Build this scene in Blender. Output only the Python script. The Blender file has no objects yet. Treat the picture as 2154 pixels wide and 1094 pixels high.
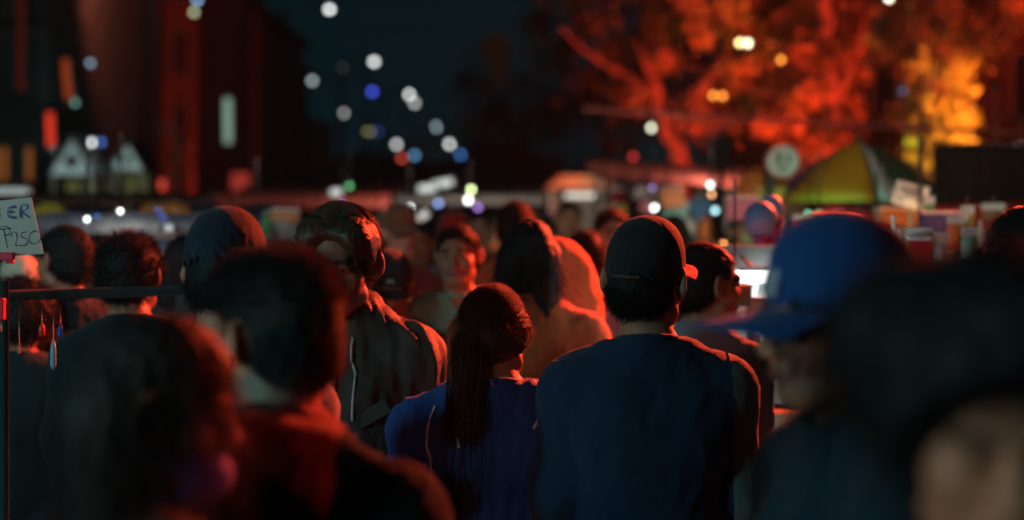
import bpy, bmesh, math, random
import numpy as np
from mathutils import Vector, Matrix
from mathutils.bvhtree import BVHTree

random.seed(7); rng = np.random.default_rng(7)
scene = bpy.context.scene
COL = scene.collection

# ------------------------------------------------------------------ camera
F = 2992.0; CH = 1.65
cam_d = bpy.data.cameras.new('camera'); cam = bpy.data.objects.new('camera', cam_d)
COL.objects.link(cam); scene.camera = cam
cam.location = (0, 0, CH); cam.rotation_euler = (math.radians(90), 0, 0)
cam_d.sensor_width = 36; cam_d.lens = 36 * F / 2154; cam_d.shift_y = -97 / 2154
cam_d.clip_start = 0.05; cam_d.clip_end = 1000
cam_d.dof.use_dof = True; cam_d.dof.focus_distance = 3.15
cam_d.dof.aperture_fstop = cam_d.lens / 1000 / 0.034
scene.render.engine = 'CYCLES'
scene.cycles.use_denoising = True
scene.cycles.max_bounces = 5; scene.cycles.diffuse_bounces = 2; scene.cycles.transparent_max_bounces = 6
scene.cycles.sample_clamp_indirect = 2.0
scene.cycles.sample_clamp_direct = 12.0
scene.view_settings.view_transform = 'Standard'; scene.view_settings.look = 'None'
scene.view_settings.exposure = 0.0; scene.view_settings.gamma = 1.0
scene.render.film_transparent = False

# ------------------------------------------------------------------ night sky
w = bpy.data.worlds.new('World'); scene.world = w; w.use_nodes = True
nt = w.node_tree; bg = nt.nodes['Background']
tc = nt.nodes.new('ShaderNodeTexCoord'); sx = nt.nodes.new('ShaderNodeSeparateXYZ')
cr = nt.nodes.new('ShaderNodeValToRGB')
nt.links.new(tc.outputs['Generated'], sx.inputs[0]); nt.links.new(sx.outputs['Z'], cr.inputs[0])
cr.color_ramp.elements[0].position = 0.0; cr.color_ramp.elements[0].color = (0.0004, 0.0092, 0.0125, 1)
cr.color_ramp.elements[1].position = 0.35; cr.color_ramp.elements[1].color = (0.0003, 0.0058, 0.0068, 1)
nt.links.new(cr.outputs[0], bg.inputs['Color']); bg.inputs['Strength'].default_value = 1.0


def lamp(name, loc, col, watt, size=0.1, spot=None, aim=None, parent=None):
    d = bpy.data.lights.new(name, 'SPOT' if spot else 'POINT')
    d.color = col; d.energy = watt; d.shadow_soft_size = size
    if spot: d.spot_size = math.radians(spot); d.spot_blend = 0.6
    o = bpy.data.objects.new(name, d); COL.objects.link(o); o.location = loc
    if aim: o.rotation_euler = (Vector(aim) - Vector(loc)).to_track_quat('-Z', 'Y').to_euler()
    if parent:
        o.parent = parent; o.location = Vector(loc) - parent.location
    return o


# ------------------------------------------------------------------ materials
MATS = {}
def mat(name, col, rough=0.6, var=0.25, scale=8.0, bump=0.0, bscale=60.0, metal=0.0, sheen=0.0, emit=None, es=0.0,
        trans=0.0, spec=0.5, sub=0.0, weave=False, alpha=None, coat=0.0):
    if name in MATS: return MATS[name]
    m = bpy.data.materials.new(name); m.use_nodes = True; n = m.node_tree; b = n.nodes['Principled BSDF']
    MATS[name] = m
    t = n.nodes.new('ShaderNodeTexCoord')
    no = n.nodes.new('ShaderNodeTexNoise'); no.inputs['Scale'].default_value = scale; no.inputs['Detail'].default_value = 5
    n.links.new(t.outputs['Object'], no.inputs['Vector'])
    mx = n.nodes.new('ShaderNodeMix'); mx.data_type = 'RGBA'
    mx.inputs['A'].default_value = (*[c * (1 - var) for c in col], 1)
    mx.inputs['B'].default_value = (*[min(1, c * (1 + var)) for c in col], 1)
    n.links.new(no.outputs['Fac'], mx.inputs['Factor']); n.links.new(mx.outputs['Result'], b.inputs['Base Color'])
    b.inputs['Roughness'].default_value = rough; b.inputs['Metallic'].default_value = metal
    b.inputs['Specular IOR Level'].default_value = spec
    b.inputs['Sheen Weight'].default_value = sheen
    b.inputs['Coat Weight'].default_value = coat
    if sub:
        b.inputs['Subsurface Weight'].default_value = sub; b.inputs['Subsurface Radius'].default_value = (0.012, 0.004, 0.002)
        b.inputs['Subsurface Scale'].default_value = 1.0
    if trans: b.inputs['Transmission Weight'].default_value = trans
    if alpha is not None: b.inputs['Alpha'].default_value = alpha
    if bump:
        n2 = n.nodes.new('ShaderNodeTexNoise'); n2.inputs['Scale'].default_value = bscale; n2.inputs['Detail'].default_value = 6
        n.links.new(t.outputs['Object'], n2.inputs['Vector'])
        bp = n.nodes.new('ShaderNodeBump'); bp.inputs['Strength'].default_value = bump; bp.inputs['Distance'].default_value = 0.01
        n.links.new(n2.outputs['Fac'], bp.inputs['Height']); n.links.new(bp.outputs[0], b.inputs['Normal'])
    if emit:
        b.inputs['Emission Color'].default_value = (*emit, 1); b.inputs['Emission Strength'].default_value = es
    return m

def emi(name, col, s):
    if name in MATS: return MATS[name]
    m = bpy.data.materials.new(name); m.use_nodes = True; n = m.node_tree
    for x in list(n.nodes): n.nodes.remove(x)
    e = n.nodes.new('ShaderNodeEmission'); o = n.nodes.new('ShaderNodeOutputMaterial')
    e.inputs['Color'].default_value = (*col, 1); e.inputs['Strength'].default_value = s
    n.links.new(e.outputs[0], o.inputs['Surface']); MATS[name] = m
    return m

SKIN = mat('skin', (0.46, 0.21, 0.125), 0.5, 0.12, 14, 0.15, 120, sub=0.08, spec=0.45)
SKIN2 = mat('skin_tan', (0.36, 0.165, 0.095), 0.5, 0.12, 14, 0.15, 120, sub=0.08, spec=0.45)
LIPS = mat('lips', (0.30, 0.09, 0.07), 0.4, 0.1, 20)
BROW = mat('brow_hair', (0.02, 0.014, 0.01), 0.7, 0.2, 60)
HAIR = mat('black_hair', (0.008, 0.013, 0.014), 0.62, 0.4, 60, 0.3, 200, spec=0.22)
HAIRD = mat('dark_brown_hair', (0.030, 0.021, 0.015), 0.5, 0.4, 60, 0.3, 200, spec=0.5)
HAIRB = mat('brown_hair', (0.045, 0.026, 0.014), 0.40, 0.4, 60, 0.3, 200, spec=0.6)
HAIRL = mat('bleached_hair', (0.075, 0.045, 0.022), 0.36, 0.4, 60, 0.3, 200, spec=0.6)
STUB = mat('stubble', (0.055, 0.045, 0.036), 0.7, 0.25, 80, 0.4, 400)
METAL = mat('grey_metal', (0.25, 0.27, 0.28), 0.35, 0.2, 6, 0.05, 40, metal=0.8)
DARKMETAL = mat('dark_metal', (0.04, 0.045, 0.05), 0.45, 0.3, 6, 0.05, 40, metal=0.6)
BLACKP = mat('black_plastic', (0.015, 0.015, 0.017), 0.4, 0.2)
WHITEP = mat('white_plastic', (0.7, 0.7, 0.68), 0.45, 0.08)
def cloth(name, col, rough=0.85, var=0.22, sheen=0.15):
    return mat(name, col, rough, var, 7, 0.35, 260, sheen=sheen, spec=0.3)

# ------------------------------------------------------------------ object helpers
def obj(name, me, m=None, parent=None, loc=None):
    o = bpy.data.objects.new(name, me); COL.objects.link(o)
    if m is not None:
        me.materials.clear()
        for k in (m if isinstance(m, (list, tuple)) else [m]): me.materials.append(k)
    if parent: o.parent = parent
    if loc is not None: o.location = loc
    return o

def tag(o, label=None, cat=None, group=None, kind=None):
    if label: o['label'] = label
    if cat: o['category'] = cat
    if group: o['group'] = group
    if kind: o['kind'] = kind
    return o

def empty(name, loc, label, cat, group=None, rz=0):
    o = bpy.data.objects.new(name, None); COL.objects.link(o)
    o.empty_display_size = 0.1; o.location = loc; o.rotation_euler = (0, 0, rz)
    return tag(o, label, cat, group)

def mesh_np(name, V, Q, smooth=True):
    me = bpy.data.meshes.new(name)
    V = np.asarray(V, np.float32); Q = np.asarray(Q, np.int32); k = Q.shape[1]
    me.vertices.add(len(V)); me.vertices.foreach_set('co', V.ravel())
    me.loops.add(Q.size); me.loops.foreach_set('vertex_index', Q.ravel())
    me.polygons.add(len(Q)); me.polygons.foreach_set('loop_start', np.arange(0, Q.size, k, dtype=np.int32))
    me.polygons.foreach_set('loop_total', np.full(len(Q), k, np.int32))
    me.polygons.foreach_set('use_smooth', np.full(len(Q), smooth, bool))
    me.update(calc_edges=True); me.validate()
    return me

class MB:
    """collects boxes, tubes, polygons into one mesh"""
    def __init__(s): s.v = []; s.f = []; s.sm = []
    def add(s, vs, fs, sm=False):
        b = len(s.v); s.v += [tuple(v) for v in vs]; s.f += [tuple(i + b for i in f) for f in fs]; s.sm += [sm] * len(fs); return s
    def box(s, c, d, rot=None):
        c = Vector(c); h = [x / 2 for x in d]
        vs = [Vector((x * h[0], y * h[1], z * h[2])) for x in (-1, 1) for y in (-1, 1) for z in (-1, 1)]
        if rot is not None: vs = [rot @ v for v in vs]
        vs = [c + v for v in vs]
        return s.add(vs, [(0, 1, 3, 2), (4, 6, 7, 5), (0, 4, 5, 1), (2, 3, 7, 6), (0, 2, 6, 4), (1, 5, 7, 3)])
    def tube(s, pts, r, n=8, cap=True):
        pts = [Vector(p) for p in pts]; R = r if isinstance(r, (list, tuple)) else [r] * len(pts)
        vs = []; fs = []
        for i, p in enumerate(pts):
            t = (pts[min(i + 1, len(pts) - 1)] - pts[max(i - 1, 0)]).normalized()
            u = t.cross(Vector((0, 0, 1)) if abs(t.z) < 0.9 else Vector((1, 0, 0))).normalized(); v = t.cross(u)
            for k in range(n):
                a = 2 * math.pi * k / n; vs.append(p + (u * math.cos(a) + v * math.sin(a)) * R[i])
        for i in range(len(pts) - 1):
            for k in range(n):
                a = i * n + k; b = i * n + (k + 1) % n; fs.append((a, b, b + n, a + n))
        if cap: fs.append(tuple(range(n))); fs.append(tuple(reversed(range((len(pts) - 1) * n, len(pts) * n))))
        return s.add(vs, fs, True)
    def ball(s, c, r, n=12, m=8):
        if not isinstance(r, (list, tuple)): r = (r, r, r)
        vs = []; fs = []
        for i in range(m + 1):
            th = math.pi * i / m
            for k in range(n):
                a = 2 * math.pi * k / n
                vs.append((c[0] + r[0] * math.sin(th) * math.cos(a), c[1] + r[1] * math.sin(th) * math.sin(a), c[2] + r[2] * math.cos(th)))
        for i in range(m):
            for k in range(n):
                a = i * n + k; b = i * n + (k + 1) % n; fs.append((a, a + n, b + n, b))
        return s.add(vs, fs, True)
    def lathe(s, c, prof, n=14):
        pts = [(Vector(c) + Vector((0, 0, z)), r) for r, z in prof]
        vs = []; fs = []
        for p, r in pts:
            for k in range(n):
                a = 2 * math.pi * k / n; vs.append((p.x + r * math.cos(a), p.y + r * math.sin(a), p.z))
        for i in range(len(pts) - 1):
            for k in range(n):
                a = i * n + k; b = i * n + (k + 1) % n; fs.append((a, b, b + n, a + n))
        fs.append(tuple(reversed(range(n)))); fs.append(tuple(range((len(pts) - 1) * n, len(pts) * n)))
        return s.add(vs, fs, True)
    def build(s, name, m, parent=None, bevel=0.0):
        me = bpy.data.meshes.new(name); me.from_pydata(s.v, [], s.f)
        me.polygons.foreach_set('use_smooth', s.sm); me.update(); 
        o = obj(name, me, m, parent)
        if parent and parent.parent is None and parent.type == 'EMPTY': pass
        if bevel:
            bv = o.modifiers.new('bevel', 'BEVEL'); bv.width = bevel; bv.segments = 2; bv.limit_method = 'ANGLE'
        return o

def rel(o, p):   # world point to thing-local point (things are unrotated)
    return Vector(p) - o.location

def at(px, py, Y):
    return Vector(((px - 1077) * Y / F, Y, CH - (py - 450) * Y / F))

# ------------------------------------------------------------------ SDF modelling
class Field:
    def __init__(s, xs, ys, zs):
        s.xs, s.ys, s.zs = [np.asarray(a, np.float32) for a in (xs, ys, zs)]
        s.D = np.full((len(xs), len(ys), len(zs)), 1.0, np.float32)
    def sub(s, lo, hi, m):
        r = []
        for a, l, h in zip((s.xs, s.ys, s.zs), lo, hi):
            i = max(0, np.searchsorted(a, l - m) - 2); j = min(len(a), np.searchsorted(a, h + m) + 2); r.append(slice(i, j))
        return r
    def apply(s, lo, hi, fn, k=0.02, op='u', m=None):
        m = k + 0.015 if m is None else m
        a, b, c = s.sub(lo, hi, m)
        if a.start >= a.stop or b.start >= b.stop or c.start >= c.stop: return
        X = s.xs[a][:, None, None]; Y = s.ys[b][None, :, None]; Z = s.zs[c][None, None, :]
        d = fn(X, Y, Z); o = s.D[a, b, c]
        if op == 'u':
            h = np.maximum(k - np.abs(o - d), 0) / k; s.D[a, b, c] = np.minimum(o, d) - h * h * k * 0.25
        else:
            d = -d; h = np.maximum(k - np.abs(o - d), 0) / k; s.D[a, b, c] = np.maximum(o, d) + h * h * k * 0.25
    def ell(s, c, r, R=None, k=0.02, op='u'):
        c = np.asarray(c, float); r = np.asarray(r, float); R = np.eye(3) if R is None else np.asarray(R)
        ext = np.sqrt((R ** 2) @ (r ** 2))
        def fn(X, Y, Z):
            x, y, z = X - c[0], Y - c[1], Z - c[2]
            q = [R[0, i] * x + R[1, i] * y + R[2, i] * z for i in range(3)]
            k0 = np.sqrt(sum((q[i] / r[i]) ** 2 for i in range(3))); k1 = np.sqrt(sum((q[i] / r[i] ** 2) ** 2 for i in range(3))) + 1e-6
            return (k0 * (k0 - 1) / k1).astype(np.float32)
        s.apply(c - ext, c + ext, fn, k, op)
    def cap(s, a, b, ra, rb, k=0.02, op='u'):
        a = np.asarray(a, float); b = np.asarray(b, float); ab = b - a; L = ab @ ab + 1e-9; R = max(ra, rb)
        def fn(X, Y, Z):
            x, y, z = X - a[0], Y - a[1], Z - a[2]
            t = np.clip((x * ab[0] + y * ab[1] + z * ab[2]) / L, 0, 1)
            return (np.sqrt((x - t * ab[0]) ** 2 + (y - t * ab[1]) ** 2 + (z - t * ab[2]) ** 2) - (ra + (rb - ra) * t)).astype(np.float32)
        s.apply(np.minimum(a, b) - R, np.maximum(a, b) + R, fn, k, op)
    def loft(s, tab, k=0.03):   # rows z, rx, ry, cy
        tab = np.array(sorted(tab)); z0, z1 = tab[0, 0], tab[-1, 0]; mr = tab[:, 1:3].max()
        def fn(X, Y, Z):
            zz = np.clip(Z, z0, z1); rx = np.interp(zz, tab[:, 0], tab[:, 1]); ry = np.interp(zz, tab[:, 0], tab[:, 2]); cy = np.interp(zz, tab[:, 0], tab[:, 3])
            q = ((np.abs(X) / rx) ** 2.3 + (np.abs(Y - cy) / ry) ** 2.3) ** (1 / 2.3)
            d = (q - 1) * np.minimum(rx, ry); e = np.maximum(np.maximum(z0 - Z, Z - z1), 0)
            return np.where(e > 0, np.sqrt(np.maximum(d, 0) ** 2 + e ** 2), d).astype(np.float32)
        s.apply((-mr, -mr, z0), (mr, mr, z1), fn, k, m=k + 0.06)
    def torus(s, c, R, r, Rm=None, sy=1.0, k=0.015):
        c = np.asarray(c, float); Rm = np.eye(3) if Rm is None else Rm; e = R + r
        def fn(X, Y, Z):
            x, y, z = X - c[0], Y - c[1], Z - c[2]; q = [Rm[0, i] * x + Rm[1, i] * y + Rm[2, i] * z for i in range(3)]
            return (np.sqrt((np.sqrt(q[0] ** 2 + (q[1] / sy) ** 2) - R) ** 2 + q[2] ** 2) - r).astype(np.float32)
        s.apply(c - e, c + e, fn, k)
    def plane(s, p, n, k=0.004):   # removes the half space the normal points to
        p = np.asarray(p, float); n = np.asarray(n, float); n = n / np.linalg.norm(n)
        X = s.xs[:, None, None]; Y = s.ys[None, :, None]; Z = s.zs[None, None, :]
        d = ((X - p[0]) * n[0] + (Y - p[1]) * n[1] + (Z - p[2]) * n[2]).astype(np.float32)
        h = np.maximum(k - np.abs(s.D - d), 0) / k; s.D = np.maximum(s.D, d) + h * h * k * 0.25
    def mesh(s):
        D = s.D; D[0] = np.maximum(D[0], 1e-3); D[-1] = np.maximum(D[-1], 1e-3); D[:, 0] = np.maximum(D[:, 0], 1e-3); D[:, -1] = np.maximum(D[:, -1], 1e-3)
        D[:, :, 0] = np.maximum(D[:, :, 0], 1e-3); D[:, :, -1] = np.maximum(D[:, :, -1], 1e-3)
        A = (s.xs, s.ys, s.zs); n = D.shape; cn = (n[0] - 1, n[1] - 1, n[2] - 1)
        cells = []; pts = []; quads = []
        for ax in range(3):
            sl0 = [slice(None)] * 3; sl1 = [slice(None)] * 3; sl0[ax] = slice(0, -1); sl1[ax] = slice(1, None)
            a = D[tuple(sl0)]; b = D[tuple(sl1)]
            I = np.nonzero((a < 0) != (b < 0)); da = a[I]; db = b[I]; t = da / (da - db)
            P = np.stack([A[i][I[i]] for i in range(3)], 1).astype(np.float64)
            P[:, ax] += t * (A[ax][I[ax] + 1] - A[ax][I[ax]])
            u, v = [(1, 2), (2, 0), (0, 1)][ax]
            ids = []
            for du, dv in ((-1, -1), (0, -1), (0, 0), (-1, 0)):
                J = [I[0].copy(), I[1].copy(), I[2].copy()]; J[u] = J[u] + du; J[v] = J[v] + dv
                J = [np.clip(J[i], 0, cn[i] - 1) for i in range(3)]
                ids.append((J[0] * cn[1] + J[1]) * cn[2] + J[2])
            ids = np.stack(ids, 1); flip = da >= 0
            q = ids.copy(); q[flip] = q[flip][:, ::-1]; quads.append(q)
            for c in range(4): cells.append(ids[:, c]); pts.append(P)
        cells = np.concatenate(cells); pts = np.concatenate(pts); quads = np.concatenate(quads)
        uq, inv = np.unique(cells, return_inverse=True); cnt = np.bincount(inv)
        V = np.stack([np.bincount(inv, pts[:, i]) / cnt for i in range(3)], 1)
        Q = np.searchsorted(uq, quads)
        return V, Q

def axis(lo, hi, flo, fhi, fine, coarse):
    a = list(np.arange(lo, flo, coarse)) + list(np.arange(flo, fhi, fine)) + list(np.arange(fhi, hi + coarse, coarse))
    return np.array(a)

def vnormals(V, Q):
    n = np.cross(V[Q[:, 2]] - V[Q[:, 0]], V[Q[:, 3]] - V[Q[:, 1]]); N = np.zeros_like(V)
    for i in range(4): np.add.at(N, Q[:, i], n)
    return N / (np.linalg.norm(N, axis=1, keepdims=True) + 1e-9)

def fnoise(P, f, seed=0):
    r = np.random.default_rng(seed); o = np.zeros(len(P)); a = 1.0
    W = P.copy()
    for k in range(5):
        d = r.normal(size=(3, 3)); ph = r.uniform(0, 6.28, 3)
        W = W + 0.35 / f * np.sin(P @ d.T * f * (1.0 + k * 0.4) + ph)
    for k in range(4):
        d = r.normal(size=3); d /= np.linalg.norm(d); o += a * np.sin(W @ d * f * 2 ** k + r.uniform(0, 6.28)); a *= 0.55
    return o / 2

def folds(V, N, amp, f, seed):
    P = V @ np.array([[1.0, 0, .25], [0, 1.0, 0], [-.18, 0, .38]])
    n = fnoise(P, f, seed); ridge = 1 - np.abs(n) * 2.2
    return V + N * (ridge * amp)[:, None] + N * (fnoise(V, f * 0.4, seed + 9) * amp * 0.6)[:, None]

def strands(paths, wid):   # paths N,S,3
    N, S, _ = paths.shape
    T = np.gradient(paths, axis=1); T /= np.linalg.norm(T, axis=2, keepdims=True) + 1e-9
    ref = rng.normal(size=(N, 1, 3)); U = np.cross(T, ref); U /= np.linalg.norm(U, axis=2, keepdims=True) + 1e-9; W = np.cross(T, U)
    tap = np.linspace(1, 0.25, S)[None, :, None] * wid
    vs = [paths + (U * math.cos(a) + W * math.sin(a)) * tap for a in (0, 2.094, 4.189)]
    V = np.stack(vs, 2).reshape(-1, 3)
    b = (np.arange(N)[:, None] * S + np.arange(S - 1)[None]).ravel() * 3
    Q = np.concatenate([np.stack([b + k, b + (k + 1) % 3, b + 3 + (k + 1) % 3, b + 3 + k], 1) for k in range(3)])
    return V, Q

def rotm(yaw=0, pitch=0, tilt=0):
    return np.array((Matrix.Rotation(math.radians(yaw), 3, 'Z') @ Matrix.Rotation(math.radians(pitch), 3, 'X') @ Matrix.Rotation(math.radians(tilt), 3, 'Y')))

# ------------------------------------------------------------------ people
RES = {'near': (0.0035, 0.011, 0.0045, 0.008), 'mid': (0.0055, 0.014, 0.007, 0.011), 'far': (0.009, 0.019, 0.011, 0.017)}
PEOPLE = []

def person(label, px, top, Y, yaw=0, hy=0, hp=0, ht=0, hs=1.0, wide=1.0, res='mid', hair='short', hmat=HAIR, skin=SKIN,
           topm=None, legm=None, kind='shirt', cap=None, ear=1.0, seed=0, group=None, amp=0.006, build_h=None, lean=0, female=False, extra=None):
    x = (px - 1077) * Y / F; H = build_h or (CH - (top - 450) * Y / F)
    s = H / 1.70; fine, coarse, hfine, cl = RES[res]
    root = empty('person', (x, Y, 0), label, 'person', group or 'people in the crowd', math.radians(yaw))
    R = rotm(hy, hp, ht); hsz = s * hs
    C = np.array([0, 0.02 * s + 0.05 * s * math.sin(math.radians(-hp)), 1.70 * s - 0.11 * hsz - 0.0])
    def h(p): return C + R @ (np.asarray(p, float) * hsz)
    wd = wide * s
    rr = random.Random(seed * 31 + 5)
    st = rr.uniform(-0.12, 0.12)   # stride
    # arm joints
    J = {}
    for sd in (-1, 1):
        sw = rr.uniform(-0.06, 0.10)
        J[sd] = [np.array(p) * s for p in ((sd * 0.163 * wide, -0.005, 1.325), (sd * 0.200 * wide, -0.02 + sw * 0.3, 1.10), (sd * 0.195 * wide, 0.09 + sw, 0.88))]
        if extra == 'phone': J[sd] = [J[sd][0], np.array([sd * 0.21 * wide, 0.03, 1.12]) * s, np.array([sd * 0.07, 0.26, 1.17]) * s]
    tors = [(0.86, .155, .108, 0), (0.95, .16, .115, -.01), (1.05, .138, .10, 0), (1.15, .142, .105, .005), (1.23, .158, .118, .005),
            (1.29, .154, .110, -.005), (1.335, .128, .09, -.01), (1.375, .095, .07, -.01), (1.42, .068, .06, -.01)]
    if female: tors = [(z, rx * (0.95 if z > 1.1 else 1.0), ry + (0.018 if 1.2 < z < 1.32 else 0), cy + (0.015 if 1.2 < z < 1.32 else 0)) for z, rx, ry, cy in tors]
    def torso(Fd, inf, zmin=0):
        Fd.loft([(z * s, rx * wd + inf, ry * s + inf, cy * s) for z, rx, ry, cy in tors if z > zmin], k=0.02)
        for sd in (-1, 1):
            Fd.cap((sd * 0.02 * wd, -0.012 * s, 1.440 * s), (sd * 0.148 * wd, -0.01 * s, 1.352 * s), 0.036 * s + inf, 0.046 * s + inf, k=0.05)
            Fd.ell((sd * 0.075 * wd, -0.072 * s, 1.27 * s), (0.075 * s + inf, 0.045 * s + inf, 0.09 * s + inf), k=0.03)
    def arms(Fd, inf, wrist=True):
        for sd in (-1, 1):
            a, b, c = J[sd]
            Fd.ell(a, (0.058 * s + inf, 0.06 * s + inf, 0.062 * s + inf), k=0.04)
            Fd.cap(a, b, 0.05 * s + inf, 0.039 * s + inf, k=0.03)
            Fd.cap(b, c if wrist else b + (c - b) * 0.9, 0.04 * s + inf, 0.027 * s + inf * 0.9, k=0.02)
    def legs(Fd, inf, foot=True):
        for sd in (-1, 1):
            y = st * sd * s
            hp_, kn, an = (sd * 0.088 * s, 0, 0.86 * s), (sd * 0.095 * s, y * 0.6 + 0.015 * s, 0.47 * s), (sd * 0.1 * s, y - 0.02 * s, 0.09 * s)
            Fd.cap(hp_, kn, 0.088 * s + inf, 0.055 * s + inf, k=0.03); Fd.cap(kn, an, 0.055 * s + inf, 0.038 * s + inf, k=0.02)
            Fd.ell((sd * 0.096 * s, y * 0.7 - 0.02 * s, 0.34 * s), (0.05 * s + inf, 0.055 * s + inf, 0.11 * s), k=0.03)
            if foot: Fd.ell((sd * 0.105 * s, y + 0.045 * s, 0.038 * s), (0.042 * s, 0.115 * s, 0.036 * s), k=0.02)
    # ---- body: one continuous surface
    hx = abs(C[0]) + 0.125 * hsz
    W = 0.34 * s * max(wide, 1)
    ymax = 0.36 * s if extra == 'phone' else 0.27 * s
    Fd = Field(axis(-W, W, C[0] - hx, C[0] + hx, fine, coarse), axis(-0.26 * s, ymax, C[1] - 0.14 * hsz, C[1] + 0.15 * hsz, fine, coarse),
               axis(-0.005, 1.76 * s, 1.70 * s - 0.31 * s, 1.73 * s, fine, coarse))
    def E(c, r, k=0.012, op='u', rot=None):
        Fd.ell(h(c), np.array(r) * hsz, R @ (rot if rot is not None else np.eye(3)), k, op)
    def Cp(a, b, ra, rb, k=0.01, op='u'): Fd.cap(h(a), h(b), ra * hsz, rb * hsz, k, op)
    torso(Fd, 0); arms(Fd, 0); legs(Fd, 0)
    Fd.cap((0, -0.02 * s, 1.40 * s), h((0, -0.01, -0.05)), 0.062 * s, 0.054 * hsz, k=0.03)
    E((0, -0.012, 0.022), (.074, .094, .088)); E((0, 0.028, -0.045), (.058, .055, .062), 0.03)
    E((0, 0.062, -0.092), (.028, .024, .02), 0.025)
    for sd in (-1, 1):
        E((sd * .040, .050, -.028), (.026, .028, .028), .02); Cp((sd * .05, .015, -.07), (sd * .022, .065, -.095), .02, .018, .02)
        E((sd * .031, .087, -.002), (.017, .012, .011), .014, 's')
        E((sd * .031, .070, -.002), (.0155, .0155, .012), .004)
        E((sd * .012, .094, -.037), (.009, .011, .008), .006)
        # ear: bowl with a rim and lobe
        ro = np.array(Matrix.Rotation(sd * 0.62, 3, 'Z') @ Matrix.Rotation(-0.15, 3, 'X'))
        E((sd * (.085 + .006 * (ear - 1)), -.010, -.002), (.009, .020 * ear, .032 * ear), .006, 'u', ro)
        E((sd * (.095 + .006 * (ear - 1)), -.002, .003), (.0095, .0115 * ear, .020 * ear), .004, 's', ro)
        E((sd * .078, .002, -.026), (.007, .009, .010), .006)
    Cp((-.032, .079, .017), (.032, .079, .017), .012, .012, .014)
    Cp((0, .084, .008), (0, .105, -.030), .008, .0115, .012)
    E((0, .082, -.062), (.026, .014, .018), .014)
    E((0, .094, -.058), (.020, .007, .005), .004); E((0, .092, -.068), (.018, .008, .0055), .004)
    Cp((-.02, .100, -.063), (.02, .100, -.063), .0016, .0016, .003, 's')
    for sd in (-1, 1):   # hands: palm and five fingers
        w0 = J[sd][2]; dr = J[sd][2] - J[sd][1]; dr = dr / np.linalg.norm(dr); side = np.array([0, 1.0, 0]) if extra != 'phone' else np.array([0, 0, 1.0])
        side = side - dr * (side @ dr); side /= np.linalg.norm(side); inw = np.cross(dr, side); inw *= -np.sign(inw[0] * sd) if abs(inw[0]) > .01 else 1
        Fd.ell(w0 + dr * 0.045 * s, np.array([0.016, 0.038, 0.048]) * s, np.stack([inw, side, dr], 1), k=0.012)
        for i, (o, L) in enumerate(((-.027, .055), (-.009, .066), (.009, .072), (.027, .066))):
            a = w0 + dr * 0.083 * s + side * o * s; b = a + (dr * L * .55 + inw * L * .12) * s; c2 = b + (dr * L * .38 + inw * L * .38) * s
            Fd.cap(a, b, .0088 * s, .008 * s, .004); Fd.cap(b, c2, .008 * s, .0065 * s, .003)
        a = w0 + dr * .02 * s + side * .03 * s; b = a + (dr * .03 + side * .03 + inw * .012) * s; c2 = b + (dr * .03 + side * .008 + inw * .012) * s
        Fd.cap(a, b, .012 * s, .010 * s, .006); Fd.cap(b, c2, .010 * s, .008 * s, .004)
    V, Q = Fd.mesh()
    me = mesh_np('body', V, Q)
    cen = V[Q].mean(1); L = ((cen - C) @ R) / hsz
    mi = np.zeros(len(Q), np.int32)
    lip = ((L[:, 0] / .022) ** 2 + ((L[:, 2] + .0635) / .0105) ** 2 < 1) & (L[:, 1] > .085); mi[lip] = 1
    br = (np.abs(np.abs(L[:, 0]) - .031) < .019) & (np.abs(L[:, 2] - .0185 + (np.abs(L[:, 0]) - .03) ** 2 * 12) < .0056) & (L[:, 1] > .05); mi[br] = 2
    o = obj('body', me, [skin, LIPS, BROW], root); me.polygons.foreach_set('material_index', mi)
    if res != 'far':
        for sd in (-1, 1):
            mb = MB(); c = h((sd * .031, .0755, -.002)); mb.ball((0, 0, 0), (.0128 * hsz, .0118 * hsz, .0062 * hsz), 12, 8); mb.v = [tuple(c + R @ np.array(v)) for v in mb.v]; ob = mb.build('eye', mat('eye_white', (.40, .36, .33), .2, .05), root)
            mb = MB(); c = h((sd * .031, .0840, -.002)); mb.ball(c, .0050 * hsz, 10, 6); mb.build('iris', mat('iris', (.02, .012, .008), .1, .1), ob)
    # ---- clothes
    def field(inf, z0, z1, step, yb=0.30):
        return Field(np.arange(-W - .04, W + .04, step), np.arange(-yb * s, ymax + .04, step), np.arange(z0 * s, z1 * s, step))
    inf = 0.013 if kind in ('shirt', 'jersey') else 0.020
    G = field(inf, 0.80, 1.56, cl); torso(G, inf, 0.0); arms(G, inf)
    G.cap((0, -0.022 * s, 1.38 * s), (0, -0.008 * s, 1.452 * s), .066 * s + .006, .060 * s + .008, k=.03)
    if kind == 'hoodie':
        Rt = rotm(0, -18, 0)
        G.torus((0, -0.035 * s, 1.435 * s), .088 * s, .030 * s, Rt, 1.05, k=.02)
        G.ell((0, -0.105 * s, 1.38 * s), (.10 * s, .05 * s, .075 * s), k=.04)
    if kind == 'jacket':
        Rt = rotm(0, -14, 0); G.torus((0, -0.02 * s, 1.465 * s), .078 * s, .020 * s, Rt, 1.0, k=.02)
        G.cap((-.05 * s, -.08 * s, 1.43 * s), (.05 * s, -.08 * s, 1.43 * s), .045 * s, .045 * s, k=.03)
    G.plane((0, 0, .86 * s), (0, 0, -1)); 
    if kind in ('shirt', 'jersey', 'sweatshirt'): G.plane((0, -.01, 1.458 * s), (0, .10, 1))
    G.cap((0, 0.005 * s, 1.42 * s), (0, 0.02 * s, 1.62 * s), .060 * s, .066 * s, k=.006, op='s')
    V, Q = G.mesh(); N = vnormals(V, Q); V = folds(V, N, amp, 17 / s, seed + 1)
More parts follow.
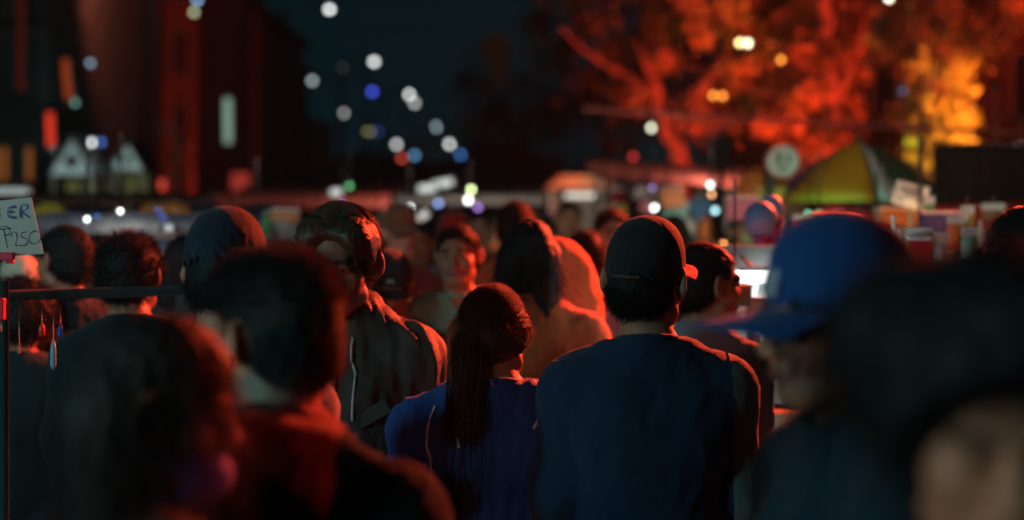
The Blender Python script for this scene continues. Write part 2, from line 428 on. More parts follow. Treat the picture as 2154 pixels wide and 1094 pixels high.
    tname = {'shirt': 'shirt', 'jersey': 'jersey', 'hoodie': 'hoodie', 'jacket': 'jacket', 'sweatshirt': 'sweatshirt'}[kind]
    me = mesh_np(tname, V, Q); tm = topm or cloth('navy_cloth', (.02, .035, .08))
    shirt = obj(tname, me, tm, root)
    if kind in ('shirt', 'jersey', 'sweatshirt'):
        mb = MB(); pts = [(math.cos(a) * .0685 * s, math.sin(a) * .0725 * s - .012 * s, 1.452 * s - .014 * s * math.sin(a)) for a in np.linspace(0, 2 * math.pi, 33)]
        mb.tube(pts, .0085 * s, 8, False); mb.build('collar', tm, root)
    G = field(.012, 0.06, 0.98, max(cl, .012)); legs(G, .014, False); G.loft([(z * s, rx * wd * .99 + .008, ry * s + .008, cy * s) for z, rx, ry, cy in tors if z < 1.0], k=.03)
    G.plane((0, 0, .96 * s), (0, 0, 1)); G.plane((0, 0, .075 * s), (0, 0, -1))
    V, Q = G.mesh(); N = vnormals(V, Q); V = folds(V, N, .005, 14, seed + 3)
    obj('trousers', mesh_np('trousers', V, Q), legm or cloth('denim', (.03, .045, .08)), root)
    for sd in (-1, 1):
        y = st * sd * s; mb = MB(); c = (sd * .105 * s, y + .045 * s, .045 * s)
        G = Field(np.arange(c[0] - .08, c[0] + .08, .009), np.arange(c[1] - .16, c[1] + .17, .009), np.arange(-.004, .13, .009))
        G.ell((c[0], c[1] + .02 * s, .04 * s), (.048 * s, .115 * s, .042 * s)); G.cap((c[0], c[1] - .07 * s, .04 * s), (c[0], c[1] - .07 * s, .085 * s), .046 * s, .044 * s, k=.03)
        G.plane((0, 0, .004), (0, 0, -1)); V, Q = G.mesh(); obj('shoe', mesh_np('shoe', V, Q), mat('shoe_dark', (.03, .03, .035), .5), root)
    # ---- hair
    hr = rng
    def hfield(down=.16, back=.17, up=.16, side=.14):
        lo = C - np.array([side, back, down]) * hsz; hi = C + np.array([side, max(back, .13) , up]) * hsz
        return Field(*[np.arange(lo[i], hi[i], hfine) for i in range(3)])
    def hline(G, y1=.072, z1=.068, y2=-.055, z2=-.080, k=.006):
        d = np.array([0, y2 - y1, z2 - z1]); n = np.array([0, -d[2], d[1]]); n = n if n[2] < 0 else -n
        G.plane(h((0, y1, z1)), R @ n, k)
    def fuzz(V, N, n, length, lift, comb, wid, curl=.3, segs=5, sel=None):
        idx = np.arange(len(V)) if sel is None else np.nonzero(sel)[0]
        if len(idx) == 0: return None
        r = hr.choice(idx, n); P = V[r] + hr.normal(size=(n, 3)) * .002; Nn = N[r]
        comb = np.asarray(comb, float); d = Nn * lift + (comb if comb.ndim == 2 else comb[None]) + hr.normal(size=(n, 3)) * curl
        d /= np.linalg.norm(d, axis=1, keepdims=True); L_ = length * hr.uniform(.4, 1.15, n)[:, None, None]
        t = np.linspace(0, 1, segs)[None, :, None]; side_ = np.cross(d, hr.normal(size=(n, 3)))
        return strands(P[:, None] - Nn[:, None] * .003 + d[:, None] * t * L_ + side_[:, None] * (t ** 2) * L_ * .35 + np.array([0, 0, -1.0]) * (t ** 2) * L_ * .25, wid)
    def put(parts, name='hair', m=None):
        Vs = []; Qs = []; b = 0
        for p in parts:
            if p is None: continue
            Vs.append(p[0]); Qs.append(p[1] + b); b += len(p[0])
        return obj(name, mesh_np(name, np.concatenate(Vs), np.concatenate(Qs)), m or hmat, root)
    wid = max(.00022, .00021 * Y); nf = {'near': 1.0, 'mid': .45, 'far': .08}[res] * (1.6 if Y < 2 else 1)
    def local(V): return ((V - C) @ R) / hsz
    if hair in ('short', 'spiky', 'bushy', 'undercut', 'part'):
        G = hfield()
        GE = lambda c, r, k=.012, op='u': G.ell(h(c), np.array(r) * hsz, R, k, op)
        t = {'short': .010, 'spiky': .014, 'bushy': .034, 'undercut': .003, 'part': .010}[hair]
        if cap: t = .004
        GE((0, -.012, .022), (.074 + t, .094 + t, .088 + t)); GE((0, -.04, -.03), (.062 + t, .058 + t, .055), .03)
        if hair == 'bushy':
            for i in range(14):
                a = hr.uniform(0, 6.28); GE((math.cos(a) * .085, -.03 + math.sin(a) * .08, hr.uniform(.0, .09)), (.045, .045, .045), .03)
            hline(G, .09, .055, -.02, -.13)
        else: hline(G)
        if hair == 'undercut':
            GE((0, -.008, .060), (.079, .100, .066), .012); GE((0, .045, .080), (.064, .052, .042), .03)
            G.ell(h((0, .10, .0)), np.array((.075, .055, .060)) * hsz, R, .01, 's')
        if hair == 'part':
            for sd in (-1, 1):
                GE((sd * .040, .040, .062), (.046, .056, .046), .03); GE((sd * .070, .012, .030), (.018, .040, .050), .03); GE((sd * .072, -.01, .0), (.018, .05, .045), .02)
            GE((0, .118, .018), (.056, .064, .060), .014, 's')
        if hair != 'bushy':
            for sd in (-1, 1): G.ell(h((sd * .092, .004, -.008)), np.array((.036, .034, .046)) * hsz, R, .006, 's')
        V, Q = G.mesh(); N = vnormals(V, Q); V = V + N * (fnoise(V, 130 if hair != 'bushy' else 60, seed) * (.0025 if hair != 'bushy' else .008))[:, None]
        L = local(V); parts = [(V, Q)]
        fwd = R @ np.array([0, 1.0, 0])
        if hair == 'undercut':
            up = L[:, 2] > .045; Ru = R @ np.array([.25, .2, .9])
            parts += [fuzz(V, N, int(9000 * nf), .022 * hsz, .3, Ru * .35, wid, .35, 5, up), fuzz(V, N, int(9000 * nf), .006, 1., -np.array([0, 0, .4]), wid * .8, .2, 3, ~up)]
        elif hair == 'spiky': parts += [fuzz(V, N, int(7000 * nf), .032 * hsz, 1.0, np.array([0, 0, .5]), wid * 1.3, .3)]
        elif hair == 'bushy': parts += [fuzz(V, N, int(9000 * nf), .040 * hsz, .5, np.array([0, 0, -.2]), wid * 1.3, .6)]
        elif hair == 'part':
            n = 7000; sg = np.where(hr.random(n) < .5, -1.0, 1.0); y0 = hr.uniform(-.085, .088, n); y1 = np.clip(y0 * 1.0 + .012, -.09, .078)
            p0 = np.stack([hr.normal(size=n) * .004 - .012, y0, np.full(n, .12)], 1); p1 = np.stack([sg * np.where(y0 > .055, .060, .086), y1, hr.uniform(-.028, .045, n)], 1); pm = np.stack([sg * .062, (y0 + y1) / 2 + .01, np.full(n, .105)], 1)
            t = np.linspace(0, 1, 12)[None, :, None]; P = p0[:, None] * (1 - t) ** 2 + pm[:, None] * 2 * t * (1 - t) + p1[:, None] * t ** 2
            c0 = np.array([0, -.012, .022]); rad = np.array([.080, .100, .096]); q = P - c0; k0 = np.linalg.norm(q / rad, axis=2, keepdims=True); clump = np.sin(y0 * 210 + sg)[:, None, None]
            P = c0 + q / k0 * (1.09 + (.05 + .03 * clump) * np.sin(t * 2.6) - .03 * t + hr.normal(size=(n, 1, 1)) * .015) + hr.normal(size=(n, 1, 3)) * .0012
            parts += [strands(C + (P * hsz) @ R.T, wid)]
        else: parts += [fuzz(V, N, int((9000 if not cap else 3000) * nf), .018 * hsz, .5, np.array([0, 0, -.5]), wid, .3, 4, None if not cap else (L[:, 2] < -.012) & (L[:, 1] < -.03))]
        if hair == 'undercut':
            cz = V[Q].mean(1); lz = local(cz)[:, 2] + .0 
            hh = put(parts); me = hh.data; me.materials.append(STUB)
            n = len(me.polygons); co = np.zeros(n * 3); me.polygons.foreach_get('center', co); lz = local(co.reshape(-1, 3))
            lim = np.where(lz[:, 1] > -.035, .022, -.055) + .006 * np.sin(lz[:, 1] * 60); me.polygons.foreach_set('material_index', (lz[:, 2] < lim - .0 + .01 * rng.normal(size=n)).astype(np.int32))
        else: put(parts)
    elif hair in ('long', 'longcover'):
        drop = (.42 if Y < 3 else .62 if Y < 5 else .45) if hair == 'long' else .34
        G = hfield(down=drop + .05, back=.20, side=.16)
        GE = lambda c, r, k=.012, op='u': G.ell(h(c), np.array(r) * hsz, R, k, op)
        GE((0, -.012, .022), (.084, .106, .099)); GE((0, -.035, -.04), (.082, .075, .10), .03)
        for sd in (-1, 1):
            a = h((sd * .045, -.05, -.02)); b = a + np.array([sd * .02, -.055, -drop]) * hsz
            G.cap(a, b, .062 * hsz, .042 * hsz, .03)
            if hair == 'longcover' or Y > 3:
                a = h((sd * .074, .02, .0)); b = h((sd * .080, .0, 0)) + np.array([0, .0, -.24]) * hsz; G.cap(a, b, .030 * hsz, .030 * hsz, .03)
        GE((0, .11, -.045), (.058, .075, .105), .012, 's')
        V, Q = G.mesh(); N = vnormals(V, Q)
        gx = fnoise(V * np.array([1, 1, .08]), 150, seed); V = V + N * (gx * .004)[:, None]
        parts = [(V, Q), fuzz(V, N, int(8000 * nf), .12 * hsz, .12, np.array([0, 0, -1.0]), wid, .1, 6)]
        put(parts)
    elif hair == 'ponytail':
        G = hfield(back=.19)
        GE = lambda c, r, k=.012, op='u': G.ell(h(c), np.array(r) * hsz, R, k, op)
        GE((0, -.012, .022), (.080, .101, .096)); GE((0, -.045, -.02), (.066, .064, .065), .03); [GE((sd * .068, -.006, -.002), (.025, .055, .050), .03) for sd in (-1, 1)]; hline(G, .075, .072, -.045, -.095)
        V, Q = G.mesh(); N = vnormals(V, Q); L = local(V)
        knot = np.array([-.022, -.122, -.020]); ang = np.arctan2(L[:, 0] - knot[0], L[:, 2] - knot[2])
        V = V + N * (np.sin(ang * 46 + fnoise(V, 40, 3) * 2) * .0012 + fnoise(V, 90, 4) * .001)[:, None]
        n = 7000; r = hr.choice(len(V), n); P0 = L[r]; S = 12; t = np.linspace(0, 1, S)[None, :, None]
        P = P0[:, None] * (1 - t) + knot * t
        c0 = np.array([0, -.012, .022]); q = P - c0; rad = np.array([.0815, .1025, .0975]); k0 = np.linalg.norm(q / rad, axis=2, keepdims=True)
        P = c0 + q / k0 * (1.0 + np.abs(hr.normal(size=(n, 1, 1))) * .022 * (1 - t)) + hr.normal(size=(n, 1, 3)) * .0012
        P = C + (P * hsz) @ R.T
        parts = [(V, Q), strands(P, .0006)]
        # short frizz standing off the crown
        parts.append(fuzz(V, N, 420, .045 * hsz, .7, np.array([0, 0, .1]), .0005, .9, 7, L[:, 2] > -.02))
        hairo = put(parts)
        put([fuzz(V, N, 7000, .013 * hsz, .8, np.array([0, 0, .1]), .0006, 1.0, 6, L[:, 2] > -.02), fuzz(V, N, 500, .03 * hsz, .7, np.array([0, 0, .1]), .0005, .9, 7, L[:, 2] > -.02)], 'flyaway_hair', mat('flyaway_hair', (.16, .085, .05), .45, .3, 40, spec=.6))
        # tail
        n = 3200; S = 22; t = np.linspace(0, 1, S)[None, :, None]; K = C + R @ (knot * hsz)
        off = hr.normal(size=(n, 1, 3)) * np.array([.010, .008, .010]); fan = hr.normal(size=(n, 1, 2)) * .012
        Lh = hr.uniform(.22, .40, (n, 1, 1)); 
        P = K + off + np.concatenate([fan[..., :1] * np.sin(t * 2.2) * 1.2 - .012 * t + .008 * np.sin(t * 7 + fan[..., :1] * 90), -.030 * np.sin(np.minimum(t * 3, 1.57)) + .012 * t + fan[..., 1:] * np.sin(t * 2.2) * .6, -t * Lh + .018 * np.sin(t * 3.14) * (t < .3)], 2)
        put([strands(P, .0009)], 'ponytail', HAIRB)
        mb = MB(); mb.tube([K + Vector((math.cos(a) * .016, -.012, math.sin(a) * .016)) * 1.0 for a in np.linspace(0, 6.283, 14)], .0045, 8, False); mb.build('hair_tie', BLACKP, root)
    # ---- cap
    if cap:
        cm, bm, bk = cap['m'], cap.get('bm', cap['m']), cap.get('back', False)
        G = hfield(up=.19); Rc = R
        G.ell(h((0, -.012, .030)), np.array((.086, .107, .100)) * hsz, R, .01)
        G.ell(h((0, .0, .085)), np.array((.060, .075, .052)) * hsz, R, .04)
        n = np.array([0, .10 if not bk else -.10, -1.0]); G.plane(h((0, 0, .012)), R @ n, .006)
        G.ell(h((0, -.012, .022)), np.array((.081, .102, .088)) * hsz, R, .004, 's')
        G.plane(h((0, 0, -.5)), R @ np.array([0, 0, -1.0]))
        V, Q = G.mesh(); N = vnormals(V, Q); L = local(V); ang = np.arctan2(L[:, 0], L[:, 1] + .012)
        V = V - N * (np.exp(-((np.mod(ang + .5236, 1.0472) - .5236) / .035) ** 2) * .0016 * (L[:, 2] > .03))[:, None] + N * (fnoise(V, 35, seed) * .0012)[:, None]
        co = obj('cap', mesh_np('cap', V, Q), cm, root)
        mb = MB(); c = h((0, -.0, .128)); mb.ball(c, (.008 * hsz, .008 * hsz, .005 * hsz), 10, 6); mb.build('cap_button', cm, co)
        vs = []; fs = []; nx, ny = 16, 8; sg = -1 if bk else 1; Lb = cap.get('len', .075)
        for lay in (0, .0035):
            for i in range(nx + 1):
                u = -1 + 2 * i / nx; a = u * 1.12
                for j in range(ny + 1):
                    v = j / ny; ins = np.array([math.sin(a) * .083, sg * (math.cos(a) * .102) - .012, 0]); out = np.array([math.sin(u * 1.25) * .080, sg * (.088 + Lb * math.cos(u * 1.45)) * 1.0, 0])
                    p = ins * (1 - v) + out * v; p[2] = .020 + lay - (u * u) * .020 * (.3 + v) - v * .014 * cap.get('dip', 1)
                    vs.append(tuple(h(p)))
        m2 = (nx + 1) * (ny + 1)
        for i in range(nx):
            for j in range(ny):
                a = i * (ny + 1) + j; fs.append((a, a + 1, a + ny + 2, a + ny + 1)); fs.append((m2 + a, m2 + a + ny + 1, m2 + a + ny + 2, m2 + a + 1))
        for i in range(nx):
            a = i * (ny + 1) + ny; fs.append((a, m2 + a, m2 + a + ny + 1, a + ny + 1))
        for j in range(ny):
            fs.append((j, m2 + j, m2 + j + 1, j + 1)); a = nx * (ny + 1) + j; fs.append((a, a + 1, m2 + a + 1, m2 + a))
        mb = MB(); mb.add(vs, fs, True); mb.build('brim', bm, co)
        if cap.get('strap'):
            mb = MB(); mb.tube([h((math.sin(a) * .089, -math.cos(a) * .111 - .012, .012)) for a in np.linspace(-.33, .33, 9)], .0045 * hsz, 6); mb.build('cap_strap', mat('tan_strap', (.07, .045, .03), .6), co)
        if cap.get('badge'):
            vs = []; fs = []
            for i in range(9):
                for j in range(7):
                    a = (i / 8 - .5) * .72; z = .040 + .052 * j / 6; rr_ = math.sqrt(max(0.0, 1 - ((z - .03) / .104) ** 2)); vs.append(tuple(h((math.sin(a) * .0885 * rr_, math.cos(a) * .1125 * rr_ - .012, z))))
            for i in range(8):
                for j in range(6): a = i * 7 + j; fs.append((a, a + 7, a + 8, a + 1))
            mb = MB(); mb.add(vs, fs, True); mb.build('badge', mat('pale_badge', (.25, .33, .40), .6), co)
        if cap.get('logo'):
            mb = MB(); ly = sg if not cap.get('logo_back') else -sg
            for a, b in (((-.012, 0), (-.001, .03)), ((.012, 0), (.001, .03)), ((-.007, .010), (.007, .010))):
                pts = []
                for q_ in (0, .5, 1):
                    xx = a[0] + (b[0] - a[0]) * q_; zz = .05 + a[1] + (b[1] - a[1]) * q_
                    yy = ly * .109 * math.sqrt(max(0, 1 - (xx / .086) ** 2 - ((zz - .03) / .104) ** 2)) - .012 + ly * .001
                    pts.append(h((xx, yy, zz)))
                mb.tube(pts, .0028 * hsz, 6)
            mb.build('logo', WHITEP, co)
    info = dict(root=root, s=s, C=C, R=R, h=h, hsz=hsz, shirt=shirt, J=J, wd=wd); PEOPLE.append(info)
    return info

def bvh(o):
    me = o.data; return BVHTree.FromPolygons([v.co[:] for v in me.vertices], [p.vertices[:] for p in me.polygons])

def piping(info, pts, r, m, name='piping'):
    t = bvh(info['shirt']); out = []
    for a, b in zip(pts[:-1], pts[1:]):
        for q in np.linspace(0, 1, 7):
            p = Vector(a) * (1 - q) + Vector(b) * q; l, n, _, _ = t.find_nearest(p); out.append(l + n * r * .4)
    sm = [out[0]] + [(out[i - 1] + out[i] * 2 + out[i + 1]) / 4 for i in range(1, len(out) - 1)] + [out[-1]]
    clean = [sm[0]]
    for p in sm[1:]:
        if (p - clean[-1]).length > .004: clean.append(p)
    mb = MB(); mb.tube(clean, r, 8); return mb.build(name, m, info['root'])

#@@PEOPLE
#@@SETTING
# ------------------------------------------------------------------ the crowd
navy = cloth('navy_sweatshirt_cloth', (.003, .034, .080)); navy_dark = cloth('dark_navy_cloth', (.003, .025, .048))
blue = cloth('blue_jersey_cloth', (.014, .095, .38), .6); blackc = cloth('black_cloth', (.005, .022, .026))
olive = cloth('charcoal_olive_cloth', (.060, .070, .062), .6); tealh = cloth('dark_teal_cloth', (.003, .040, .050), sheen=.02)
tealh.node_tree.nodes['Principled BSDF'].inputs['Specular IOR Level'].default_value = .06
redc = cloth('red_cloth', (.42, .015, .02)); liningc = cloth('dull_red_lining', (.15, .008, .010)); greenc = cloth('pale_green_cloth', (.16, .50, .36)); orangec = cloth('orange_knit', (.70, .14, .045))
greyblue = cloth('grey_blue_cloth', (.22, .28, .36)); whitec = cloth('white_cloth', (.6, .6, .6)); brownc = cloth('brown_cloth', (.20, .12, .06))
capblue = cloth('royal_blue_cap_cloth', (.006, .062, .24)); capblack = cloth('black_cap_cloth', (.012, .020, .026))
khaki = cloth('khaki_grey_sleeve', (.16, .17, .15)); cream = cloth('cream_cloth', (.5, .52, .36)); maroon = cloth('maroon_cloth', (.12, .02, .025))
plaid = cloth('dark_check_cloth', (.04, .07, .08))

# in focus: man in the dark cap
P1 = person('man seen from behind in black cap and plain navy sweatshirt, largest back in the middle', 1362, 478, 3.05, yaw=0, hy=-27, ht=3, hs=1.03, wide=1.01, ear=1.18, res='near', hair='short', topm=navy,
            kind='sweatshirt', cap=dict(m=capblack, bm=redc, len=.135, dip=-.4, strap=True), seed=1, amp=.0038, build_h=1.615)  # red light on the brim is put into its cloth colour
def region(info, name, m, fn, off=.0015, clampx=None):
    """a panel of the garment, lifted a little off the cloth under it"""
    me = info['shirt'].data; n = len(me.vertices); co = np.zeros(n * 3); me.vertices.foreach_get('co', co); co = co.reshape(-1, 3)
    no = np.zeros(n * 3); me.vertices.foreach_get('normal', no); no = no.reshape(-1, 3)
    Q = np.array([p.vertices[:] for p in me.polygons]); keep = fn(co[Q].mean(1) / info['s'])
    Q = Q[keep]; u, inv = np.unique(Q, return_inverse=True)
    if len(u) == 0: return None
    if clampx: co[u, 0] = np.maximum(co[u, 0], clampx(co[u] / info['s']) * info['s'])
    return obj(name, mesh_np(name, co[u] + no[u] * off, inv.reshape(Q.shape)), m, info['root'])
region(P1, 'sleeve', khaki, lambda c: (c[:, 0] > .176 * 1.01 + np.maximum(1.30 - c[:, 2], 0) * .05 - .004), .002, lambda c: .176 * 1.01 + np.maximum(1.30 - c[:, 2], 0) * .05)

# woman with the ponytail
P2 = person('woman seen from behind with a long ponytail and blue jersey with white piping', 1040, 600, 3.3, yaw=4, hy=-24, hp=-4, hs=1.08, wide=1.27, res='near', hair='ponytail', hmat=HAIRD, topm=blue,
            kind='jersey', seed=2, amp=.0055, build_h=1.475, female=True)
wp = mat('white_piping', (.75, .78, .8), .5, .05)
s_ = P2['s']
for pts in ([(-.105, -.03, 1.42), (-.112, -.10, 1.36), (-.100, -.14, 1.30)], [(-.160, -.07, 1.40), (-.185, -.11, 1.34), (-.187, -.13, 1.25), (-.183, -.12, 1.14)],
            [(.115, -.06, 1.42), (.115, -.10, 1.38), (.095, -.14, 1.35)], [(.160, -.07, 1.40), (.185, -.11, 1.34), (.187, -.13, 1.25), (.183, -.12, 1.14)]):
    piping(P2, [Vector(p) * s_ for p in pts], .0035, wp)

# young man with the undercut, near left
P3 = person('young man with an undercut and thick top hair in a dark teal hoodie, near left', 578, 520, 1.9, yaw=-8, hy=52, hp=-6, ht=0, hs=1.01, wide=1.05, res='near', hair='undercut', topm=tealh,
            kind='hoodie', seed=3, amp=.006, build_h=1.585)
region(P3, 'hood_lining', liningc, lambda c: (c[:, 2] > 1.415 - c[:, 0] * .5) & (c[:, 0] > .01 + (1.47 - c[:, 2]) * .8) & (c[:, 0] < .11) & (c[:, 1] < .05), .003)

# long haired woman, nearest left
P4 = person('long haired woman with a purple face mask, nearest at the bottom left corner', 300, 655, 1.62, yaw=-30, hy=-52, hp=-12, hs=.96, wide=.92, res='near', hair='long', hmat=HAIR, topm=blackc,
            kind='shirt', seed=4, build_h=1.525, female=True)
def face_mask(info, m):
    h = info['h']; vs = []; fs = []; nx, ny = 12, 6
    for i in range(nx + 1):
        a = -1.25 + 2.5 * i / nx
        for j in range(ny + 1):
            z = -.048 - .072 * j / ny; b = math.sin(math.pi * j / ny); vs.append(tuple(h((math.sin(a) * .068, .035 + math.cos(a) * (.062 + .024 * b) - .012 * (j / ny), z))))
    for i in range(nx):
        for j in range(ny): a = i * (ny + 1) + j; fs.append((a, a + 1, a + ny + 2, a + ny + 1))
    mb = MB(); mb.add(vs, fs, True); o = mb.build('face_mask', m, info['root']); sd = o.modifiers.new('solid', 'SOLIDIFY'); sd.thickness = .002
    for s in (-1, 1):
        mb = MB(); mb.tube([h((s * .064, .05, -.072)), h((s * .078, .01, -.055)), h((s * .084, -.02, -.01))], .006, 5); mb.build('ear_loop', m, o)
face_mask(P4, mat('purple_mask', (.16, .12, .80), .8, .1))

# man with parted hair facing the camera
P5 = person('man with parted hair in a charcoal hooded jacket, walking towards the camera', 716, 438, 3.45, yaw=180, hy=-8, hp=-9, ht=-3, hs=1.12, wide=1.12, res='near', hair='part', hmat=HAIRL, topm=olive, skin=SKIN2,
            kind='jacket', seed=5, amp=.007, build_h=1.655)
s_ = P5['s']; lace = mat('pale_cord', (.55, .58, .6), .6)
for sd in (-1, 1):
    piping(P5, [Vector(p) * s_ for p in ((sd * .04, .12, 1.40), (sd * .05, .14, 1.33), (sd * .055 + .01, .14, 1.20))], .0035, lace, 'drawstring')
mb = MB(); t = bvh(P5['shirt']); z0 = []
for q in np.linspace(1.38, .95, 12):
    l, n, _, _ = t.find_nearest(Vector((0, .16, q)) * s_); z0.append(l + n * .001)
mb.tube(z0, .0035, 6); mb.build('zip', METAL, P5['root'])
for sd in (-1, 1):
    l, n, _, _ = t.find_nearest(Vector((sd * .1, .16, 1.2)) * s_); mb = MB(); mb.box(l + n * .003, (.10, .012, .035), Matrix.Rotation(-sd * .5, 3, 'Y')); mb.build('pocket_flap', olive, P5['root'], .003)

P6 = person('person in a dark navy cap seen from behind, left of the undercut man', 472, 436, 2.75, yaw=-4, hy=-8, hs=.93, res='mid', hair='short', topm=greyblue, kind='shirt', cap=dict(m=cloth('cap_navy', (.008, .026, .05)), len=.07), seed=6, build_h=1.635, wide=.95)
P7 = person('person with short dark hair and red lit cheek, beside the price sign', 138, 480, 4.6, yaw=30, hy=30, res='mid', topm=blackc, seed=7, skin=SKIN2)
P8 = person('person with spiky black hair behind the stall rail, left', 272, 500, 4.05, yaw=5, hy=-10, hs=1.05, res='mid', hair='spiky', topm=blackc, seed=8)
P9 = person('person in a cream cap and top seen below the price sign', 42, 548, 5.0, yaw=20, res='mid', hair='short', topm=cream, seed=9, wide=1.1, hs=.9, cap=dict(m=cream))
P10 = person('person with a black hood of hair low at the left edge below the price sign', 40, 604, 4.4, yaw=0, res='mid', hair='bushy', topm=blackc, seed=10)
P11 = person('child in a black cap with a small white letter, behind the jacket man', 826, 541, 5.0, yaw=170, hy=15, hp=-22, res='mid', hair='short', topm=maroon, cap=dict(m=capblack, logo=True, len=.06), seed=11)
P12 = person('man in a pale green printed shirt with his face lit red', 962, 476, 5.1, yaw=186, hy=-14, res='mid', hair='short', topm=greenc, seed=12, wide=1.18, skin=SKIN)
t = bvh(P12['shirt']); yel = mat('yellow_print', (.5, .5, .08), .8, .3)
for i, (x, z, r) in enumerate(((.0, 1.30, .045), (.05, 1.22, .035), (-.05, 1.24, .03), (.02, 1.14, .04))):
    mb = MB(); vs = []; n_ = 10
    for k in range(n_):
        a = 6.283 * k / n_; l, n, _, _ = t.find_nearest(Vector((x + math.cos(a) * r * (1 + .3 * math.sin(3 * a)), .2, z + math.sin(a) * r)) * P12['s']); vs.append(l + n * .003)
    mb.add(vs, [tuple(range(n_))]); mb.build('shirt_print', yel, P12['root'])
P13 = person('person in a yellow and red cap with face glowing red, beyond the jacket man', 838, 442, 6.6, yaw=200, hy=10, res='mid', topm=maroon, cap=dict(m=cloth('mustard_cap', (.16, .07, .03))), seed=13)
P14 = person('woman with very long straight black hair and an orange top, centre', 1112, 466, 4.35, yaw=-8, hy=4, res='mid', hair='long', topm=orangec, seed=14, wide=1.1, female=True, kind='sweatshirt', hs=.96)
P15 = person('dark haired person just beyond the long haired woman', 1085, 426, 6.2, yaw=0, res='mid', topm=orangec, seed=15, hs=1.0)
P16 = person('man with forehead lit red, looking over the shoulder of the capped man', 1287, 442, 6.4, yaw=190, hy=0, res='mid', topm=blackc, seed=16)
P17 = person('dark haired person squeezed left of the capped man', 1232, 488, 5.6, yaw=10, res='mid', topm=greyblue, seed=17)
P18 = person('person in profile with dark hair rimmed red, right of the capped man', 1478, 516, 3.95, yaw=-40, hy=-28, res='mid', hair='short', topm=greyblue, seed=18, hs=1.08)
P19 = person('person in a royal blue cap looking down, close on the right', 1800, 484, 1.86, yaw=100, hy=-2, hp=-5, ht=0, hs=1.03, wide=1.05, res='near', hair='long', topm=navy_dark, kind='hoodie', seed=19,
             cap=dict(m=capblue, len=.105, dip=.8, badge=True), build_h=1.622, skin=SKIN)
P20 = person('person with bushy dark hair facing the camera, nearest at the right corner', 2115, 585, 1.12, yaw=165, hy=0, hp=-14, hs=1.0, res='mid', hair='bushy', topm=blackc, seed=20, build_h=1.595)
P21 = person('dark haired person at the right edge holding a clear plastic bag', 2165, 432, 3.3, yaw=20, res='mid', hair='short', topm=blackc, seed=21, build_h=1.66)
P22 = person('distant vendor in a white shirt standing under the lit kiosk', 1196, 425, 9.5, yaw=180, res='far', topm=whitec, seed=22)
P23 = person('person in a pink top partly hidden behind the right ear of the capped man', 1440, 600, 4.6, yaw=10, res='far', topm=cloth('pink_cloth', (.6, .25, .2)), seed=23, build_h=1.42, wide=1.1)
far = [(1010, 446, 8.5, 180, maroon, 'distant walker in a maroon shirt left of the tall long haired woman'), (957, 455, 7.2, 20, greyblue, 'distant walker in a grey blue shirt above the green shirt man'),
       (1350, 448, 8.6, 175, whitec, 'distant shopper in a white shirt facing us by the stall awning'), (1420, 455, 7.8, 10, maroon, 'distant shopper in maroon at the stall, back turned'),
       (1560, 452, 8.4, 200, orangec, 'distant shopper in orange near the blue balloons'), (590, 452, 8.2, 170, greyblue, 'distant walker in grey blue between the navy cap and the jacket man'),
       (560, 462, 10.5, 0, redc, 'small distant walker in a red shirt on the left side of the street'), (380, 500, 6.0, 15, plaid, 'shopper in a dark check shirt facing the left stall'),
       (700, 455, 11.0, 180, maroon, 'small distant walker in maroon behind the parted hair'), (1050, 452, 12.5, 190, orangec, 'small distant walker in orange on the street axis'),
       (880, 470, 7.2, 190, blackc, 'walker in black beside the glowing red cap'), (1150, 455, 11.5, 0, blackc, 'small distant walker in black left of the lit kiosk'),
       (975, 448, 14.5, 180, redc, 'tiny distant walker in a red shirt under the round street lights'), (790, 450, 14.0, 175, greyblue, 'tiny distant walker in grey under the red glow'),
       (1700, 462, 7.4, 185, maroon, 'stall keeper in maroon under the striped umbrella'), (1985, 470, 6.4, 170, cream, 'stall keeper in cream at the right counter'),
       (450, 455, 9.8, 180, blackc, 'distant walker in black in front of the red columns'), (250, 462, 8.8, 190, cream, 'distant shopper in cream behind the spiky hair')]
for i, (px, top, Y, yaw, m, lb) in enumerate(far):
    person(lb, px, top, Y, yaw=yaw, hy=random.uniform(-20, 20), res='far', topm=m, seed=40 + i, skin=SKIN2 if i % 2 else SKIN, hair=['short', 'spiky', 'short', 'long'][i % 4], female=i % 4 == 3,
           cap=dict(m=[capblue, redc, capblack][i % 3]) if i % 5 == 1 else None)
# orange sack carried on a back
G = Field(np.arange(-.24, .24, .007), np.arange(-.18, .18, .007), np.arange(-.36, .30, .007))
G.ell((0, 0, -.02), (.165, .10, .26), k=.03); G.ell((.03, 0, -.16), (.15, .11, .16), k=.05); G.ell((-.03, .0, .16), (.10, .07, .10), k=.05)
V, Q = G.mesh(); N = vnormals(V, Q); V = folds(V, N, .006, 12, 77)
sack = obj('cloth_sack', mesh_np('cloth_sack', V, Q), orangec); sack.location = at(1172, 668, 4.72)
sack.rotation_euler = (0, .12, .3)
tag(sack, 'bulging orange cloth sack carried upright, right of the very long black hair', 'sack')
